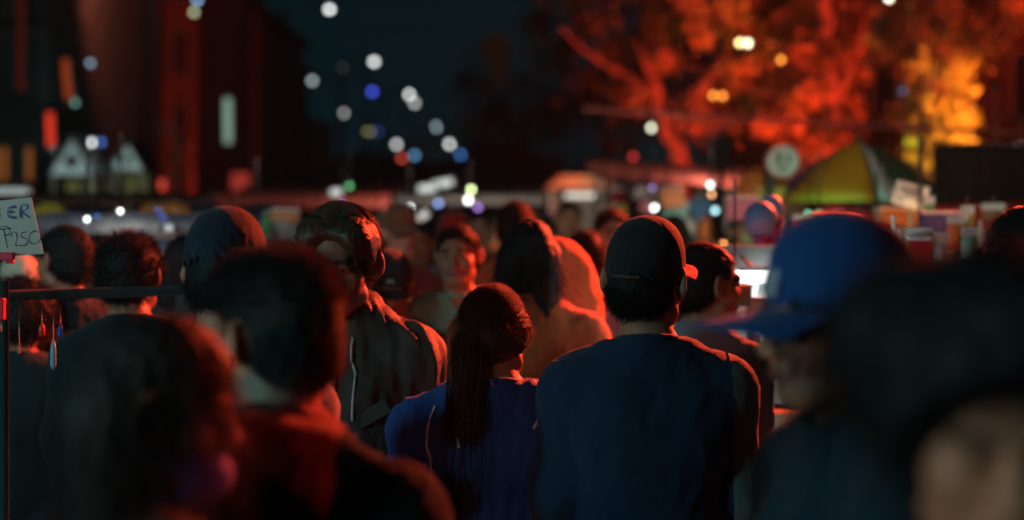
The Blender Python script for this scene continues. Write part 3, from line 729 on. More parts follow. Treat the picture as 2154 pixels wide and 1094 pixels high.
# ------------------------------------------------------------------ ground, street
asph = mat('asphalt', (.045, .045, .048), .75, .3, 3, .4, 60); conc = mat('kerb_concrete', (.22, .21, .20), .8, .2, 4, .3, 30)
mb = MB(); mb.box((0, 150, -.15), (600, 400, .3)); tag(mb.build('ground', mat('soil', (.05, .045, .04), .9)), kind='structure')
mb = MB(); mb.add([(-9, -30, .004), (6, -30, .004), (6, 300, .004), (-9, 300, .004)], [(0, 1, 2, 3)]); tag(mb.build('road', asph), kind='structure')
for sx_, nm in ((-11.3, 'pavement_left'), (8.3, 'pavement_right')):
    mb = MB(); mb.box((sx_, 135, .06), (4.4, 330, .12)); tag(mb.build(nm, mat('paving', (.16, .155, .15), .85, .25, 5, .3, 40)), kind='structure')
for sx_, nm in ((-9.06, 'kerb_left'), (6.06, 'kerb_right')):
    mb = MB(); mb.box((sx_, 135, .064), (.14, 330, .136)); tag(mb.build(nm, conc), kind='structure')
paint = mat('road_paint', (.6, .6, .58), .6, .2)
mb = MB()
for i in range(40): mb.add([(-1.56, i * 6, .009), (-1.44, i * 6, .009), (-1.44, i * 6 + 3, .009), (-1.56, i * 6 + 3, .009)], [(0, 1, 2, 3)])
tag(mb.build('lane_marking', paint), kind='structure')
# far dark ridge closing the street
mb = MB(); vs = []; fs = []; n = 60
for i in range(n + 1):
    x = -260 + 520 * i / n; hh = 12 + 6 * math.sin(i * .5) + 4 * math.sin(i * 1.3)
    vs += [(x, 320, -1), (x, 330, hh * .7), (x, 345, hh)]
for i in range(n):
    for k in range(2): a = i * 3 + k; fs.append((a, a + 3, a + 4, a + 1))
mb.add(vs, fs, True); tag(mb.build('far_hill', mat('dark_vegetation', (.02, .03, .02), .9)), kind='structure')

# ------------------------------------------------------------------ lamps
def street_lamp(x, Y, z, arm, label, col, s, r=.10, pr=1.0, real=None, group='street lamps in two rows', stretch=1.0):
    """pole on the ground, curved arm, lamp head with a glowing lens"""
    px = x - arm
    t = empty('street_lamp', (px, Y, 0), label, 'street lamp', group)
    mb = MB(); mb.tube([(0, 0, 0), (0, 0, z * .5), (0, 0, z + .1)], [.09 * pr, .075 * pr, .05 * pr], 10); mb.lathe((0, 0, 0), [(.16 * pr, 0), (.16 * pr, .25), (.1 * pr, .32)], 12); mb.build('pole', DARKMETAL, t)
    mb = MB(); mb.tube([(0, .08, z * .94), (arm * .35, .08, z + .12), (arm, .08, z + .14)], .03 * pr, 8); mb.build('arm', DARKMETAL, t)
    mb = MB(); mb.box((arm, .1, z + r + .04), (.28 * stretch + r, .22, .07)); hd = mb.build('lamp_head', DARKMETAL, t, .015)
    mb = MB(); mb.ball((arm, 0, z), (r * stretch, r, r), 14, 8); mb.build('lens', emi('glow_%s_%.1f' % ('_'.join('%.2f' % c for c in col), s), col, s), hd)
    if real: lamp('lamp_light', (x, Y - .3, z - .3), col, real, .2, parent=t)
    return t
WHT = (.95, 1, .98); 
def disc(L, Yd, rpx):   # emission needed for an out of focus disc of value L when the bulb spans rpx photo pixels
    D = 34 * abs(1 - 3.15 / Yd); a = (2 * rpx) ** 2 / D ** 2
    return .68 * L / min(1, a)
def brt(px, py, Y, rpx): return rpx * Y / F
rows = [(693, 20, 44, .72, 1.25, 'nearest and highest white lamp of the street row'), (787, 130, 59, .62, 1.2, 'second white lamp of the street row, below the highest one'),
        (861, 199, 76, .6, 1, 'third white lamp of the street row, just right of the blue one'), (918, 267, 104, .42, 1, 'fourth lamp of the street row, paler and bluish'),
        (946, 303, 129, .66, 1, 'fifth white lamp of the street row, lowest of the diagonal')]
for i, (px, py, Y, L, st, lb) in enumerate(rows):
    p = at(px, py, Y); street_lamp(p.x, Y, p.z, 1.4, lb, WHT if i != 3 else (.65, .9, 1), disc(L, Y, 5), brt(0, 0, Y, 5), stretch=st)
rows = [(573, 144, 62, .5, 'white street lamp left of the row, beside the red building roof'), (657, 170, 68, .26, 'hazy dimmer white street lamp below the highest one'),
        (722, 238, 90, .30, 'grey dim street lamp in the left row'), (776, 277, 110, .3, 'yellowish street lamp halfway down the left row'),
        (834, 304, 130, .42, 'white grey street lamp low in the left row'), (720, 142, 75, .02, 'nearly dark street lamp between two bright ones')]
for i, (px, py, Y, L, lb) in enumerate(rows):
    p = at(px, py, Y); street_lamp(p.x, Y, p.z, -1.4, lb, [(.95, 1, .98), (.8, 1, .95), (.95, 1, .98), (1, .95, .35), WHT, WHT][i], disc(L, Y, 5), brt(0, 0, Y, 5))
misc = [(783, 193, 66, (.08, .12, 1), .5, 'blue lamp under the white street row'), (872, 217, 80, WHT, .32, 'greyish lamp touching the third white lamp from below'), (795, 277, 100, (.10, .12, .6), .12, 'dim violet lamp beside the yellowish one'),
        (846, 333, 70, (1, .10, .06), .30, 'small red lamp on a pole over the street'), (872, 327, 75, (.18, .5, .9), .30, 'pale blue lamp right of the small red lamp'), (968, 326, 90, (.12, .35, 1), .34, 'blue lamp right of the lowest white street lamp'),
        (408, 26, 34, (.9, 1, .6), .30, 'dim greenish lamp high on the red building side'), (415, 0, 34.5, (.35, .6, 1), .5, 'pale blue lamp at the top edge of the picture'), (190, 133, 24, (.5, .75, 1), .20, 'faint grey blue lamp before the dark left house'),
        (193, 300, 22, WHT, .62, 'white lamp above the left gabled kiosk'), (213, 299, 22.3, (.12, .3, 1), .25, 'blue lamp touching the white one above the left kiosk'), (158, 216, 23, (.35, .9, .7), .13, 'faint green lamp beside the orange tube'),
        (1389, 224, 22, (.75, .9, .12), .38, 'yellow green lamp on the right over the cable'), (1370, 269, 22, (1, 1, .72), .75, 'warm white lamp on the right below the yellow green one'), (1332, 330, 26, (.9, .05, .04), .28, 'red lamp over the stall awning'),
        (1900, 193, 22, (.25, .55, 1), .12, 'dim blue lamp left of the yellow lit tree')]
MISC_LOW = []
for i, (px, py, Y, col, L, lb) in enumerate(misc):
    p = at(px, py, Y)
    if Y < 29: MISC_LOW.append((px, py, Y, col, L, lb)); continue
    street_lamp(p.x, Y, p.z, .5 if i % 2 else -.5, lb, col, disc(L, Y, 5), brt(0, 0, Y, 5), group='coloured lamps on poles', pr=.3 if Y < 35 else .7)

# low bulbs hanging over the stalls: cable run with drop cords
def hanging_bulb(px, py, Y, col, L, label, rpx=7.5, drop=.35):
    p = at(px, py, Y); t = empty('hanging_bulb', p, label, 'light bulb', 'bulbs hung over the stalls'); r = brt(0, 0, Y, rpx)
    mb = MB(); mb.tube([(0, 0, r), (0, 0, drop)], .006, 6); mb.build('cord', BLACKP, t)
    mb = MB(); mb.lathe((0, 0, r * .7), [(r * .35, 0), (r * .35, .07), (r * .2, .09)], 10); mb.build('socket', BLACKP, t)
    mb = MB(); mb.ball((0, 0, 0), (r, r, r * 1.1), 14, 10); mb.build('bulb', emi('glow_%s_%.1f' % ('_'.join('%.2f' % c for c in col), disc(L, Y, rpx)), col, disc(L, Y, rpx)), t)
    return t
hb = [(183, 461, 6.3, WHT, 1.0, 'white bulb over the left stall, leftmost of the low ones'), (204, 455, 6.35, (.12, .3, .9), .14, 'dim blue bulb just right of the leftmost white bulb'), (253, 444, 6.4, WHT, 1.0, 'white bulb alone over the left stall'),
      (540, 444, 9.6, (.45, .6, 1), .5, 'lilac white bulb right of the navy cap'), (862, 438, 12.4, WHT, .66, 'white bulb left of a pair over the mustard cap'), (922, 428, 16, (.28, .45, 1), .28, 'pale blue bulb under the long white tubes'),
      (985, 421, 15.8, WHT, .66, 'white bulb below the yellow green one'), (991, 399, 15.9, (.85, 1, .45), .55, 'yellow green bulb above a white one'), (1005, 436, 15, (.5, .25, .9), .24, 'violet bulb above the tall dark hair'),
      (720, 431, 12.5, (.5, .2, .9), .35, 'violet bulb half hidden by the parted hair'), (735, 391, 12.7, (.2, .8, .3), .16, 'green bulb touching the left white tube'), (1376, 436, 13, WHT, .82, 'large white bulb above the capped man'),
      (1494, 389, 11, (.6, 1, .92), .6, 'mint white bulb by the stall post'), (1504, 443, 9.5, (.5, .9, 1), .5, 'pale cyan bulb by the stall post'), (1497, 409, 11, (1, .45, .2), .4, 'small orange bulb by the stall post'), (1522, 512, 8, (1, .35, .1), .5, 'orange bulb low at the stall goods'),
      (1700, 450, 8, (.1, .9, .45), .35, 'green bulb under the striped umbrella'), (1722, 449, 8, (.15, .8, .4), .22, 'second green bulb under the striped umbrella'), (1846, 450, 7.5, (1, .04, .12), .5, 'small crimson bulb at the right stall'), (1862, 444, 7.5, (1, .16, .08), .4, 'orange red bulb right of the crimson one'),
      (1933, 449, 6.4, (1, .55, .2), .6, 'amber bulb above a blue one at the right stall'), (1939, 464, 6.2, (.1, .2, 1), .8, 'bright blue bulb under the amber one'), (1935, 488, 6.3, (1, .16, .03), .55, 'orange bulb under the blue one'), (1372, 395, 11, (.6, .4, 1), .12, 'faint violet bulb at the awning edge'),
      (1607, 408, 9, (.8, .9, .9), .25, 'tiny white bulb over the blue balloons'), (922, 385, 22, WHT, .1, 'faint bulb between the white tubes')]
for a in MISC_LOW: hanging_bulb(*a, rpx=5, drop=.8)
SM = {1497: 4, 1522: 4.5, 1700: 5.5, 1722: 5.5, 1846: 3.5, 1862: 4.5, 1933: 4.5, 1939: 5, 1935: 5, 1607: 3, 1372: 4, 1504: 6}
REAL = {253: 2.2, 540: 12, 862: 15, 985: 15, 1376: 14, 1494: 7, 1700: 5, 1933: 4}
for a in hb:
    a = (*a[:4], a[4] * 2.1, a[5]); t = hanging_bulb(*a, rpx=SM.get(a[0], 5) * .9)
    if a[0] in REAL: lamp('bulb_light', tuple(t.location + Vector((0, -.12, -.12))), a[3] if a[0] in (1700, 1933) else (1, .82, .66), REAL[a[0]], .05, parent=t)
def tube_lamp(pa, pb, Y, col, L, label, rpx=6.5, width=None):
    a, b = at(*pa, Y), at(*pb, Y); c = (a + b) / 2; t = empty('tube_lamp', c, label, 'tube lamp', 'glowing tube lamps'); r = brt(0, 0, Y, rpx); Dp = 34 * abs(1 - 3.15 / Y)
    s = .78 * L / min(1, 2 * rpx / Dp * 1.25)
    d = (b - a); dn = d.normalized()
    mb = MB(); mb.tube([a - c, b - c], r, 10); mb.build('tube', emi('glow_%s_%.1f' % ('_'.join('%.2f' % k for k in col), s), col, s), t)
    mb = MB(); q = d.to_track_quat('X', 'Z').to_matrix(); mb.box(Vector((0, r * 1.6, 0)), (d.length + r * 2, r * 1.2, r * 2.4), q); mb.build('housing', WHITEP, t)
    for e in (a - c - dn * r, b - c + dn * r): mb = MB(); mb.box(e, (r, r * 2.2, r * 2.2), q); mb.build('end_cap', BLACKP, t)
    return t
tube_lamp((697, 405), (718, 403), 12.6, WHT, .62, 'short white tube lamp over the parted hair')
tube_lamp((882, 397), (915, 395), 16.4, WHT, .66, 'left one of the two long white tubes above the street')
tube_lamp((912, 389), (950, 382), 16.5, WHT, .66, 'right one of the two long white tubes above the street')
tube_lamp((888, 455), (897, 449), 12.5, WHT, .66, 'short tilted white tube lamp left of the green shirt man')
tube_lamp((348, 480), (362, 479), 6.35, WHT, .66, 'short white tube lamp over the shelves behind the spiky hair')
tube_lamp((330, 440), (348, 466), 6.4, (.15, .25, .9), .3, 'slanted blue tube lamp over the left stall', 5)
tube_lamp((478, 208), (479, 300), 34, (.5, .85, .62), .30, 'tall vertical mint green tube on the red building corner', 7)
tube_lamp((104, 238), (106, 306), 22, (1, .05, .02), .55, 'vertical red tube by the left gabled kiosk', 6)
tube_lamp((136, 126), (144, 208), 24, (.9, .12, .02), .20, 'leaning orange tube above the left gabled kiosk', 6)
tube_lamp((43, -20), (42, 190), 20, (.6, .05, .02), .05, 'long dim red vertical pole at the far left house, red glow put in', 6)  # reddish pole, its light put in as a glowing surface
tube_lamp((1905, 298), (1930, 301), 12.5, (.9, .7, .02), .6, 'yellow tube lamp at the foot of the yellow lit tree', 7)
tube_lamp((1905, 325), (1958, 350), 12.5, (1, .42, .01), .55, 'slanted amber tube lamp above the green umbrella panel', 6)
tube_lamp((1190, 411), (1250, 411), 20, (1, .95, .8), .55, 'white tube lamp inside the gabled kiosk', 5)
tube_lamp((62, 442), (125, 443), 8, (.04, .16, .75), .16, 'dim blue banner strip with its glow put in, beside the price sign', 7)  # blue banner drawn as a glowing strip since no lamp lights it
# kiosk tube also really lights the kiosk
# ------------------------------------------------------------------ floodlights that light the place
def floodlight(loc, label, col, watt, aim, size=.12, L=None, pole=True, spot=None, twin=0):
    loc = Vector(loc); t = empty('floodlight', (loc.x, loc.y, 0), label, 'floodlight', 'floodlights on poles'); z = loc.z
    d = (Vector(aim) - loc).normalized(); q = d.to_track_quat('-Z', 'Y').to_matrix()
    if pole: mb = MB(); mb.tube([(0, 0.12, 0), (0, .12, z)], [.05, .035], 10); mb.build('pole', DARKMETAL, t)
    mb = MB(); mb.box(Vector((0, 0, z)) - d * .06, (.26, .20, .07), q); hd = mb.build('housing', DARKMETAL, t, .01)
    mb = MB(); mb.box(Vector((0, 0, z)) - d * .02, (.22, .16, .012), q); mb.build('glass', emi('flood_' + label[:14], col, 6), hd)
    lamp('flood_light', tuple(loc + d * .05), col, watt, size, spot=spot, aim=aim, parent=t)
    return t
RED = (1, .075, .028)
floodlight((3.1, 8.0, 3.7), 'red floodlight on a pole right of the crowd, facing the street', RED, 6200, (.15, 4.6, 1.3), .08, spot=46)
floodlight((-4.4, -.5, 2.45), 'cold white floodlight on a pole behind and left of the photographer', (.34, .93, 1), 230, (.6, 3.0, 1.3), .25, spot=100)  # unseen fill lamp added to lift the dark clothes towards teal
floodlight((.9, -1.8, 4.6), 'warm white floodlight on a pole behind the photographer', (1, .90, .66), 850, (2.1, 8.4, 2.25), .2, spot=26)  # added lamp, unseen, brightens the umbrella and the right stalls
floodlight((-1.4, -2.4, 4.4), 'pale floodlight on a pole just left behind the photographer', (.9, .95, 1), 600, (-2.3, 7.2, 1.72), .2, spot=28)  # added lamp, unseen, brightens the goods of the left stall
floodlight((2.6, 3.3, 2.5), 'smaller red floodlight on a pole close on the right, out of the picture', RED, 150, (-.47, 1.55, 1.42), .08, spot=11)  # made-up narrow lamp for the red contour of the nearest woman
# twin bulbs in front of the red lit tree
for px, py, lb, col in ((1556, 90, 'left warm bulb of the twin lamp before the red tree', (1, .75, .3)), (1573, 91, 'right white bulb of the twin lamp before the red tree', (1, .95, .6))):
    p = at(px, py, 15.5); hanging_bulb(px, py, 15.5, col, 1.6, lb, rpx=5.5, drop=1.6)
for px, py, lb in ((1500, 201, 'left orange bulb of the low pair in the red tree'), (1520, 202, 'right orange bulb of the low pair in the red tree'), (1643, 126, 'orange bulb right of the twin lamp')):
    p = at(px, py, 15.5); hanging_bulb(px, py, 15.5, (1, .32, .04), .9, lb, rpx=5, drop=1.4)
p = at(1870, -4, 13.4); hanging_bulb(1870, -4, 13.4, (1, .95, .75), 1.8, 'white lamp cut by the top edge above the yellow lit tree', rpx=6, drop=1.2)
floodlight((3.1, 14.6, 1.9), 'red uplight under the large tree', (1, .042, .010), 1700, (3.0, 18, 4.6), .1, spot=100)
floodlight((1.3, 16.0, 2.6), 'red uplight left of the large tree', (1, .04, .012), 170, (1.9, 18.2, 4.4), .1, spot=60)
floodlight((4.95, 13.4, 1.7), 'amber uplight at the foot of the yellow tree', (1, .36, .03), 1500, (4.45, 15, 2.75), .1, spot=44)
floodlight((5.6, 12.4, 2.2), 'red uplight at the far right under the hanging foliage', (1, .06, .012), 1500, (4.9, 15, 4.0), .1, spot=70)

# ------------------------------------------------------------------ trees
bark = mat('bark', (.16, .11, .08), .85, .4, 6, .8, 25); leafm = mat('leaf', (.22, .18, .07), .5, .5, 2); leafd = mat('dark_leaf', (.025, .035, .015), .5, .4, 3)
def leaf_mesh(name, centers, n, spread, size, parent, m=leafm):
    c = np.asarray(centers); k = rng.integers(0, len(c), n); P = c[k] + rng.normal(size=(n, 3)) * spread * rng.uniform(.4, 1, (n, 1))
    d = rng.normal(size=(n, 3)); d[:, 2] -= .8; d /= np.linalg.norm(d, axis=1, keepdims=True); u = np.cross(d, rng.normal(size=(n, 3))); u /= np.linalg.norm(u, axis=1, keepdims=True)
    s = size * rng.uniform(.6, 1.3, (n, 1)); nn = np.cross(d, u)
    V = np.stack([P, P + d * s * .5 + u * s * .28 + nn * s * .06, P + d * s, P + d * s * .5 - u * s * .28 + nn * s * .06], 1).reshape(-1, 3)
    o = obj(name, mesh_np(name, V, np.arange(len(V)).reshape(-1, 4), False), m, parent); o['kind'] = 'stuff'; return o
def tree(label, base, limbs, clumps, n, spread, size, seed=0, group='trees right of the street'):
    t = empty('tree', base, label, 'tree', group); b = Vector(base)
    mb = MB()
    for pts, r in limbs:
        P = [Vector(p) - b for p in pts]; Q_ = []
        for i in range(len(P) - 1):
            for q in range(5): Q_.append(P[i].lerp(P[i + 1], q / 5) + Vector((random.uniform(-.03, .03), random.uniform(-.03, .03), 0)))
        Q_.append(P[-1]); R_ = [r[0] + (r[1] - r[0]) * i / (len(Q_) - 1) for i in range(len(Q_))]
        mb.tube(Q_, R_, 10)
        tips.append(P[-1]) if False else None
    mb.build('trunk', bark, t)
    cc = [tuple(Vector(c) - b) for c in clumps]; k = max(1, int(len(cc) * .55))
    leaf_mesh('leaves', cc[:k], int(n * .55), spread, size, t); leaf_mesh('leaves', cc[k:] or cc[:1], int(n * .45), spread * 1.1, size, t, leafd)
    return t
def T(px, py, Y=18): return tuple(at(px, py, Y))
r_ = random.Random(5)
cl = []
for _ in range(210):
    px = r_.gauss(1560, 150); py = r_.uniform(-260, 270)
    if (px - 1540) ** 2 / 330 ** 2 + (py - 20) ** 2 / 290 ** 2 > 1: continue
    cl.append(T(px, py, 18 + r_.uniform(-1.3, 1.6))) if r_.random() < .5 else None
for _ in range(30): cl.append(T(r_.uniform(1130, 1400), r_.uniform(-60, 190), 18.5 + r_.uniform(-1, 1)))
tree('large spreading tree with pale limbs lit deep red behind the stalls', (T(1432, 450, 18)[0], 18, 0),
     [([(T(1432, 450)[0], 18, 0), T(1432, 365), T(1425, 310)], (.15, .11)), ([T(1425, 315), T(1395, 275), T(1385, 200), T(1340, 90)], (.10, .04)), ([T(1425, 312), T(1440, 250), T(1500, 160), T(1560, 60), T(1600, -60)], (.09, .04)),
      ([T(1385, 210), T(1300, 150), T(1250, 120), T(1180, 60)], (.06, .02)), ([T(1500, 160), T(1620, 130), T(1700, 60), T(1760, -40)], (.07, .03)), ([T(1295, 160), T(1290, 220)], (.05, .03)), ([T(1560, 60), T(1490, 30), T(1440, -60)], (.05, .02))],
     cl, 16000, .115, .085)
cl = []
for _ in range(60): cl.append(T(r_.uniform(1640, 1800), r_.uniform(90, 330), 17.2 + r_.uniform(-.6, .8)))
tree('slimmer tree with hanging orange red leaf clumps, right of the large tree', (T(1765, 450, 17)[0], 17, 0),
     [([(T(1765, 450, 17)[0], 17, 0), T(1760, 300, 17), T(1745, 120, 17), T(1735, -60, 17)], (.14, .07)), ([T(1752, 180, 17), T(1690, 130, 17), T(1660, 100, 17)], (.05, .02)), ([T(1756, 240, 17), T(1800, 120, 17), T(1830, 20, 17)], (.05, .02))],
     cl, 4500, .11, .09)
cl = []
for _ in range(75):
    a = r_.uniform(0, 6.28); cl.append((4.50 + math.cos(a) * .24, 15 + math.sin(a) * .3, r_.uniform(2.05, 3.3)))
for _ in range(70): cl.append(T(r_.uniform(1840, 2154), r_.uniform(-120, 130), 14.6 + r_.uniform(-.8, 1)))
tree('thick trunk wrapped in climbing leaves lit amber, far right', (4.5, 15, 0),
     [([(4.5, 15, 0), (4.52, 15, 1.6), (4.48, 15.05, 2.6), (4.55, 15, 3.4), (4.5, 15, 4.6)], (.26, .16)), ([(4.48, 15, 3.0), (4.2, 14.9, 3.6), (3.9, 14.8, 4.3)], (.08, .03)), ([(4.5, 15, 3.1), (4.9, 15, 3.7), (5.3, 15, 4.3)], (.08, .03)), ([(4.75, 14.9, 0), (4.72, 14.9, 2.2), (4.7, 15, 3.0)], (.11, .08))],
     cl, 9000, .10, .075)
# dark hedge trees further back on the right
for k, (x, Y, hgt, lb) in enumerate(((9, 26, 8, 'dark broad tree behind the amber lit trunk'), (5.2, 33, 8.5, 'dark tree far behind the red lit tree'), (.5, 60, 9, 'dark distant tree over the kiosk roof'), (5, 75, 12, 'dark distant tree near the street end'))):
    cl = [(x + r_.gauss(0, hgt * .22), Y + r_.gauss(0, 1), hgt * .62 + r_.gauss(0, hgt * .15)) for _ in range(70)]
    tree(lb, (x, Y, 0), [([(x, Y, 0), (x + .1, Y, hgt * .4), (x, Y, hgt * .85)], (.2, .06)), ([(x, Y, hgt * .35), (x + 1.2, Y, hgt * .6)], (.1, .04)), ([(x, Y, hgt * .4), (x - 1.2, Y, hgt * .7)], (.1, .04))], cl, 5000, hgt * .05, .22, group='dark trees further back')

# ------------------------------------------------------------------ buildings on the left
def building(label, x0, x1, Y, depth, H, wallm, cols, rws, wcol, z0=3.0, lit=(), ww=.8, wh=1.1, roof=None, group='houses on the left side'):
    t = empty('building', (x0, Y, 0), label, 'building', group); W = x1 - x0
    mb = MB(); mb.box((W / 2, depth / 2 + .12, H / 2), (W, depth, H)); mb.build('wall', wallm, t)
    mb = MB(); mb.box((W / 2, depth / 2, H + .1), (W + .5, depth + .7, .2)); mb.build('roof', mat('roof_slab', (.10, .09, .085), .8), t, .02)
    mb = MB(); mb.box((W / 2, .03, z0 - .35), (W + .1, .24, .16)); mb.build('cornice', conc, t, .01)
    for k, sx_ in enumerate([0.15, W - .15] + ([W / 2] if W > 4 else [])):
        mb = MB(); mb.box((sx_, .06, H / 2), (.28, .16, H - .02)); mb.build('pilaster', wallm, t, .01)
    for i in range(cols):
        for j in range(rws):
            cx = W * (i + .5) / cols; cz = z0 + (H - z0) * (j + .5) / rws
            f = MB(); f.box((cx - ww / 2, .075, cz), (.07, .11, wh + .14)); f.box((cx + ww / 2, .075, cz), (.07, .11, wh + .14)); f.box((cx, .075, cz + wh / 2), (ww - .07, .11, .07)); f.box((cx, .07, cz), (.05, .08, wh - .07))
            fo = f.build('window', mat('window_frame', (.3, .28, .25), .6), t)
            g = MB(); g.box((cx, .10, cz), (ww - .02, .03, wh - .02)); g.build('pane', lit[(i, j)] if (i, j) in lit else mat('dark_glass', (.01, .012, .015), .08, .1, coat=.5), fo)
            g = MB(); g.box((cx, .0, cz - wh / 2 - .05), (ww + .25, .22, .07)); g.build('sill', conc, fo)
    return t
redwall = mat('red_brown_plaster', (.30, .12, .09), .85, .35, 1.2, .3, 12); greywall = mat('grey_plaster', (.18, .18, .18), .85, .35, 1.2, .3, 12); tealwall = mat('dark_green_plaster', (.08, .12, .12), .85, .3, 1.2, .3, 12)
amber = emi('amber_window', (1, .32, .06), .20); dim_amber = emi('dim_amber_window', (.8, .3, .1), .10); olivew = emi('olive_window', (.5, .55, .2), .12)
building('dark house at the far left with two small amber windows', -13.4, -8.45, 26, 8, 9.5, tealwall, 8, 3, None, 1.2, {(7, 0): amber, (6, 0): amber}, .36, .62)
building('tall red brown house in the left middle with dark recessed windows', -13.6, -8.4, 38, 10, 11, redwall, 6, 4, None, 3.0, {}, .5, 1.1)
building('red brown corner house stepping lower, right of the tall one', -9.9, -8.2, 46, 10, 8.2, redwall, 2, 2, None, 3.2, {}, .55, 1.2)
building('low dark house closing the left row', -12.4, -10.6, 62, 12, 9, greywall, 2, 2, None, 3.2, {}, .5, 1.2)
building('small lower house beyond the left row with a faint red wall', -14.0, -11.6, 80, 12, 7, redwall, 2, 2, None, 3.2, {}, .6, 1.2)
def lantern(loc, label, col, watt):
    loc = Vector(loc); t = empty('wall_lantern', loc, label, 'wall lamp', 'wall lamps on the left houses')
    mb = MB(); mb.tube([(0, .5, .1), (0, .1, .15), (0, 0, .12)], .02, 6); mb.build('bracket', DARKMETAL, t)
    mb = MB(); mb.lathe((0, 0, -.12), [(.05, 0), (.09, .05), (.09, .18), (.04, .24)], 10); mb.build('shade', emi('lant_' + label[:10], col, 1.0), t)
    lamp('lantern_light', tuple(loc + Vector((0, -.5, -.05))), col, watt, .2, parent=t); return t
lantern((-9.0, 36.5, 2.4), 'red wall lamp between the columns of the tall house', (1, .10, .06), 26)
lantern((-8.5, 44.9, 2.6), 'red wall lamp on the corner house', (1, .12, .06), 16)
lantern((-11.2, 37.2, 5.6), 'dim red wall lamp high on the tall house', (1, .12, .05), 14)
floodlight((-7.0, 27, 6.8), 'red floodlight washing the tall house on the left', (1, .16, .09), 430, (-9.4, 38, 5.6), .2, spot=125)
# columns of the arcade in front of the tall house
colm = mat('red_lit_column', (.45, .16, .12), .7, .2, 3)  # red light on the columns is put into their colour
for k, (px, y0, Y, r, lb) in enumerate(((362, 265, 35.6, .14, 'round column with red light in its colour, thickest of the arcade'), (275, 395, 35.6, .10, 'short red column under the small gabled kiosk'), (405, 300, 37.2, .08, 'thin red column right of the thickest one'))):
    p = at(px, y0, Y); t = empty('column', (p.x, Y, 0), lb, 'column', 'columns of the arcade')
    mb = MB(); mb.lathe((0, 0, .3), [(r, 0), (r * .92, p.z - .5)], 14); mb.build('shaft', colm, t)
    mb = MB(); mb.box((0, 0, .15), (r * 2.8, r * 2.8, .3)); mb.build('base', colm, t, .02); mb = MB(); mb.box((0, 0, p.z - .12), (r * 2.8, r * 2.8, .16)); mb.build('capital', colm, t, .02)
redpan = emi('red_lit_sign', (1, .10, .07), .28)
p = at(505, 382, 36); t = empty('sign_box', p, 'small red lit sign box right of the arcade', 'sign'); mb = MB(); mb.box((0, .1, 0), (.52, .14, .5)); mb.build('case', DARKMETAL, t, .01); mb = MB(); mb.box((0, .02, 0), (.46, .02, .44)); mb.build('face', redpan, t)
mb = MB(); mb.tube([(0, .1, -.25), (0, .1, -p.z)], .04, 8); mb.build('post', DARKMETAL, t)
# gabled kiosks
def gabled(px, pyt, pyb, wpx, Y, label, lit):
    a = at(px, pyb, Y); top = at(px, pyt, Y).z; wd = wpx * Y / F; t = empty('kiosk', (a.x, Y, 0), label, 'kiosk', 'gabled kiosks on the left'); h0 = a.z; hw = wd / 2
    mb = MB(); mb.box((0, .6, h0 * .25), (wd * .92, 1.1, h0 * .5)); mb.build('counter', mat('green_boards', (.10, .14, .08), .7), t, .01)
    for sx_ in (-1, 1):
        for y in (.05, 1.1): mb = MB(); mb.box((sx_ * hw * .88, y, h0 * .5), (.06, .06, h0)); mb.build('post', mat('post_wood', (.2, .16, .1), .7), t)
    n = 14; R0 = .16 * wd; cz = h0 + (top - h0) * .38; vs = []; fs = []
    # pale gable board with a round opening
    tri = [(-hw, h0), (hw, h0), (0, top)]
    def edge(ang):
        dx, dz = math.cos(ang), math.sin(ang); best = 9
        for i in range(3):
            (ax, az), (bx, bz) = tri[i], tri[(i + 1) % 3]; ex, ez = bx - ax, bz - az; den = dx * ez - dz * ex
            if abs(den) < 1e-9: continue
            tt = (ax * ez - (az - cz) * ex) / den; u = (ax * dz - (az - cz) * dx) / den
            if tt > 0 and -1e-6 <= u <= 1 + 1e-6: best = min(best, tt)
        return best
    angs = sorted(list(np.linspace(-math.pi, math.pi, 25)[:-1]) + [math.atan2(z - cz, x) for x, z in tri])
    for yy in (0, .05):
        for a_ in angs:
            e = edge(a_); vs += [(math.cos(a_) * R0, yy, cz + math.sin(a_) * R0), (math.cos(a_) * e, yy, cz + math.sin(a_) * e)]
    m_ = len(angs)
    for i in range(m_):
        j = (i + 1) % m_; fs += [(2 * i, 2 * j, 2 * j + 1, 2 * i + 1), (2 * m_ + 2 * i, 2 * m_ + 2 * i + 1, 2 * m_ + 2 * j + 1, 2 * m_ + 2 * j), (2 * i, 2 * m_ + 2 * i, 2 * m_ + 2 * j, 2 * j), (2 * i + 1, 2 * j + 1, 2 * m_ + 2 * j + 1, 2 * m_ + 2 * i + 1)]
    mb = MB(); mb.add(vs, fs); mb.build('gable_board', mat('pale_boards', (.5, .52, .5), .6, .25, 5, emit=(.55, .8, .75), es=.0), t)
    for sx_ in (-1, 1):
        L_ = math.hypot(hw, top - h0); mb = MB(); q = Matrix.Rotation(-sx_ * -math.atan2(top - h0, hw), 3, 'Y'); mb.box((sx_ * hw / 2 + sx_ * .02, .6, (h0 + top) / 2 + .05), (L_ + .04, 1.3, .03), q); mb.build('roof', mat('kiosk_roof', (.02, .02, .022), .8), t)
    for sx_ in (-1, 1): mb = MB(); mb.box((sx_ * hw * .45, .6, h0 - .28), (hw * .66, .03, .42)); mb.build('window', olivew, t)
    if lit: 
        mb = MB(); mb.ball((0, -.75, h0 + .0), .02, 10, 6); mb.build('bulb', emi('added_kiosk_bulb', (.7, 1, .95), .3), t); lamp('kiosk_added_light', tuple(Vector((a.x, Y - .8, h0 + .15))), (.7, 1, .95), lit, .08, parent=t)  # light added to brighten the gable board, its bulb kept tiny and dim
        mb = MB(); mb.tube([(0, 0.02, top - .1), (0, -.75, h0 + .2), (0, -.75, h0 + .05)], .008, 5); mb.build('cord', BLACKP, t)
    return t
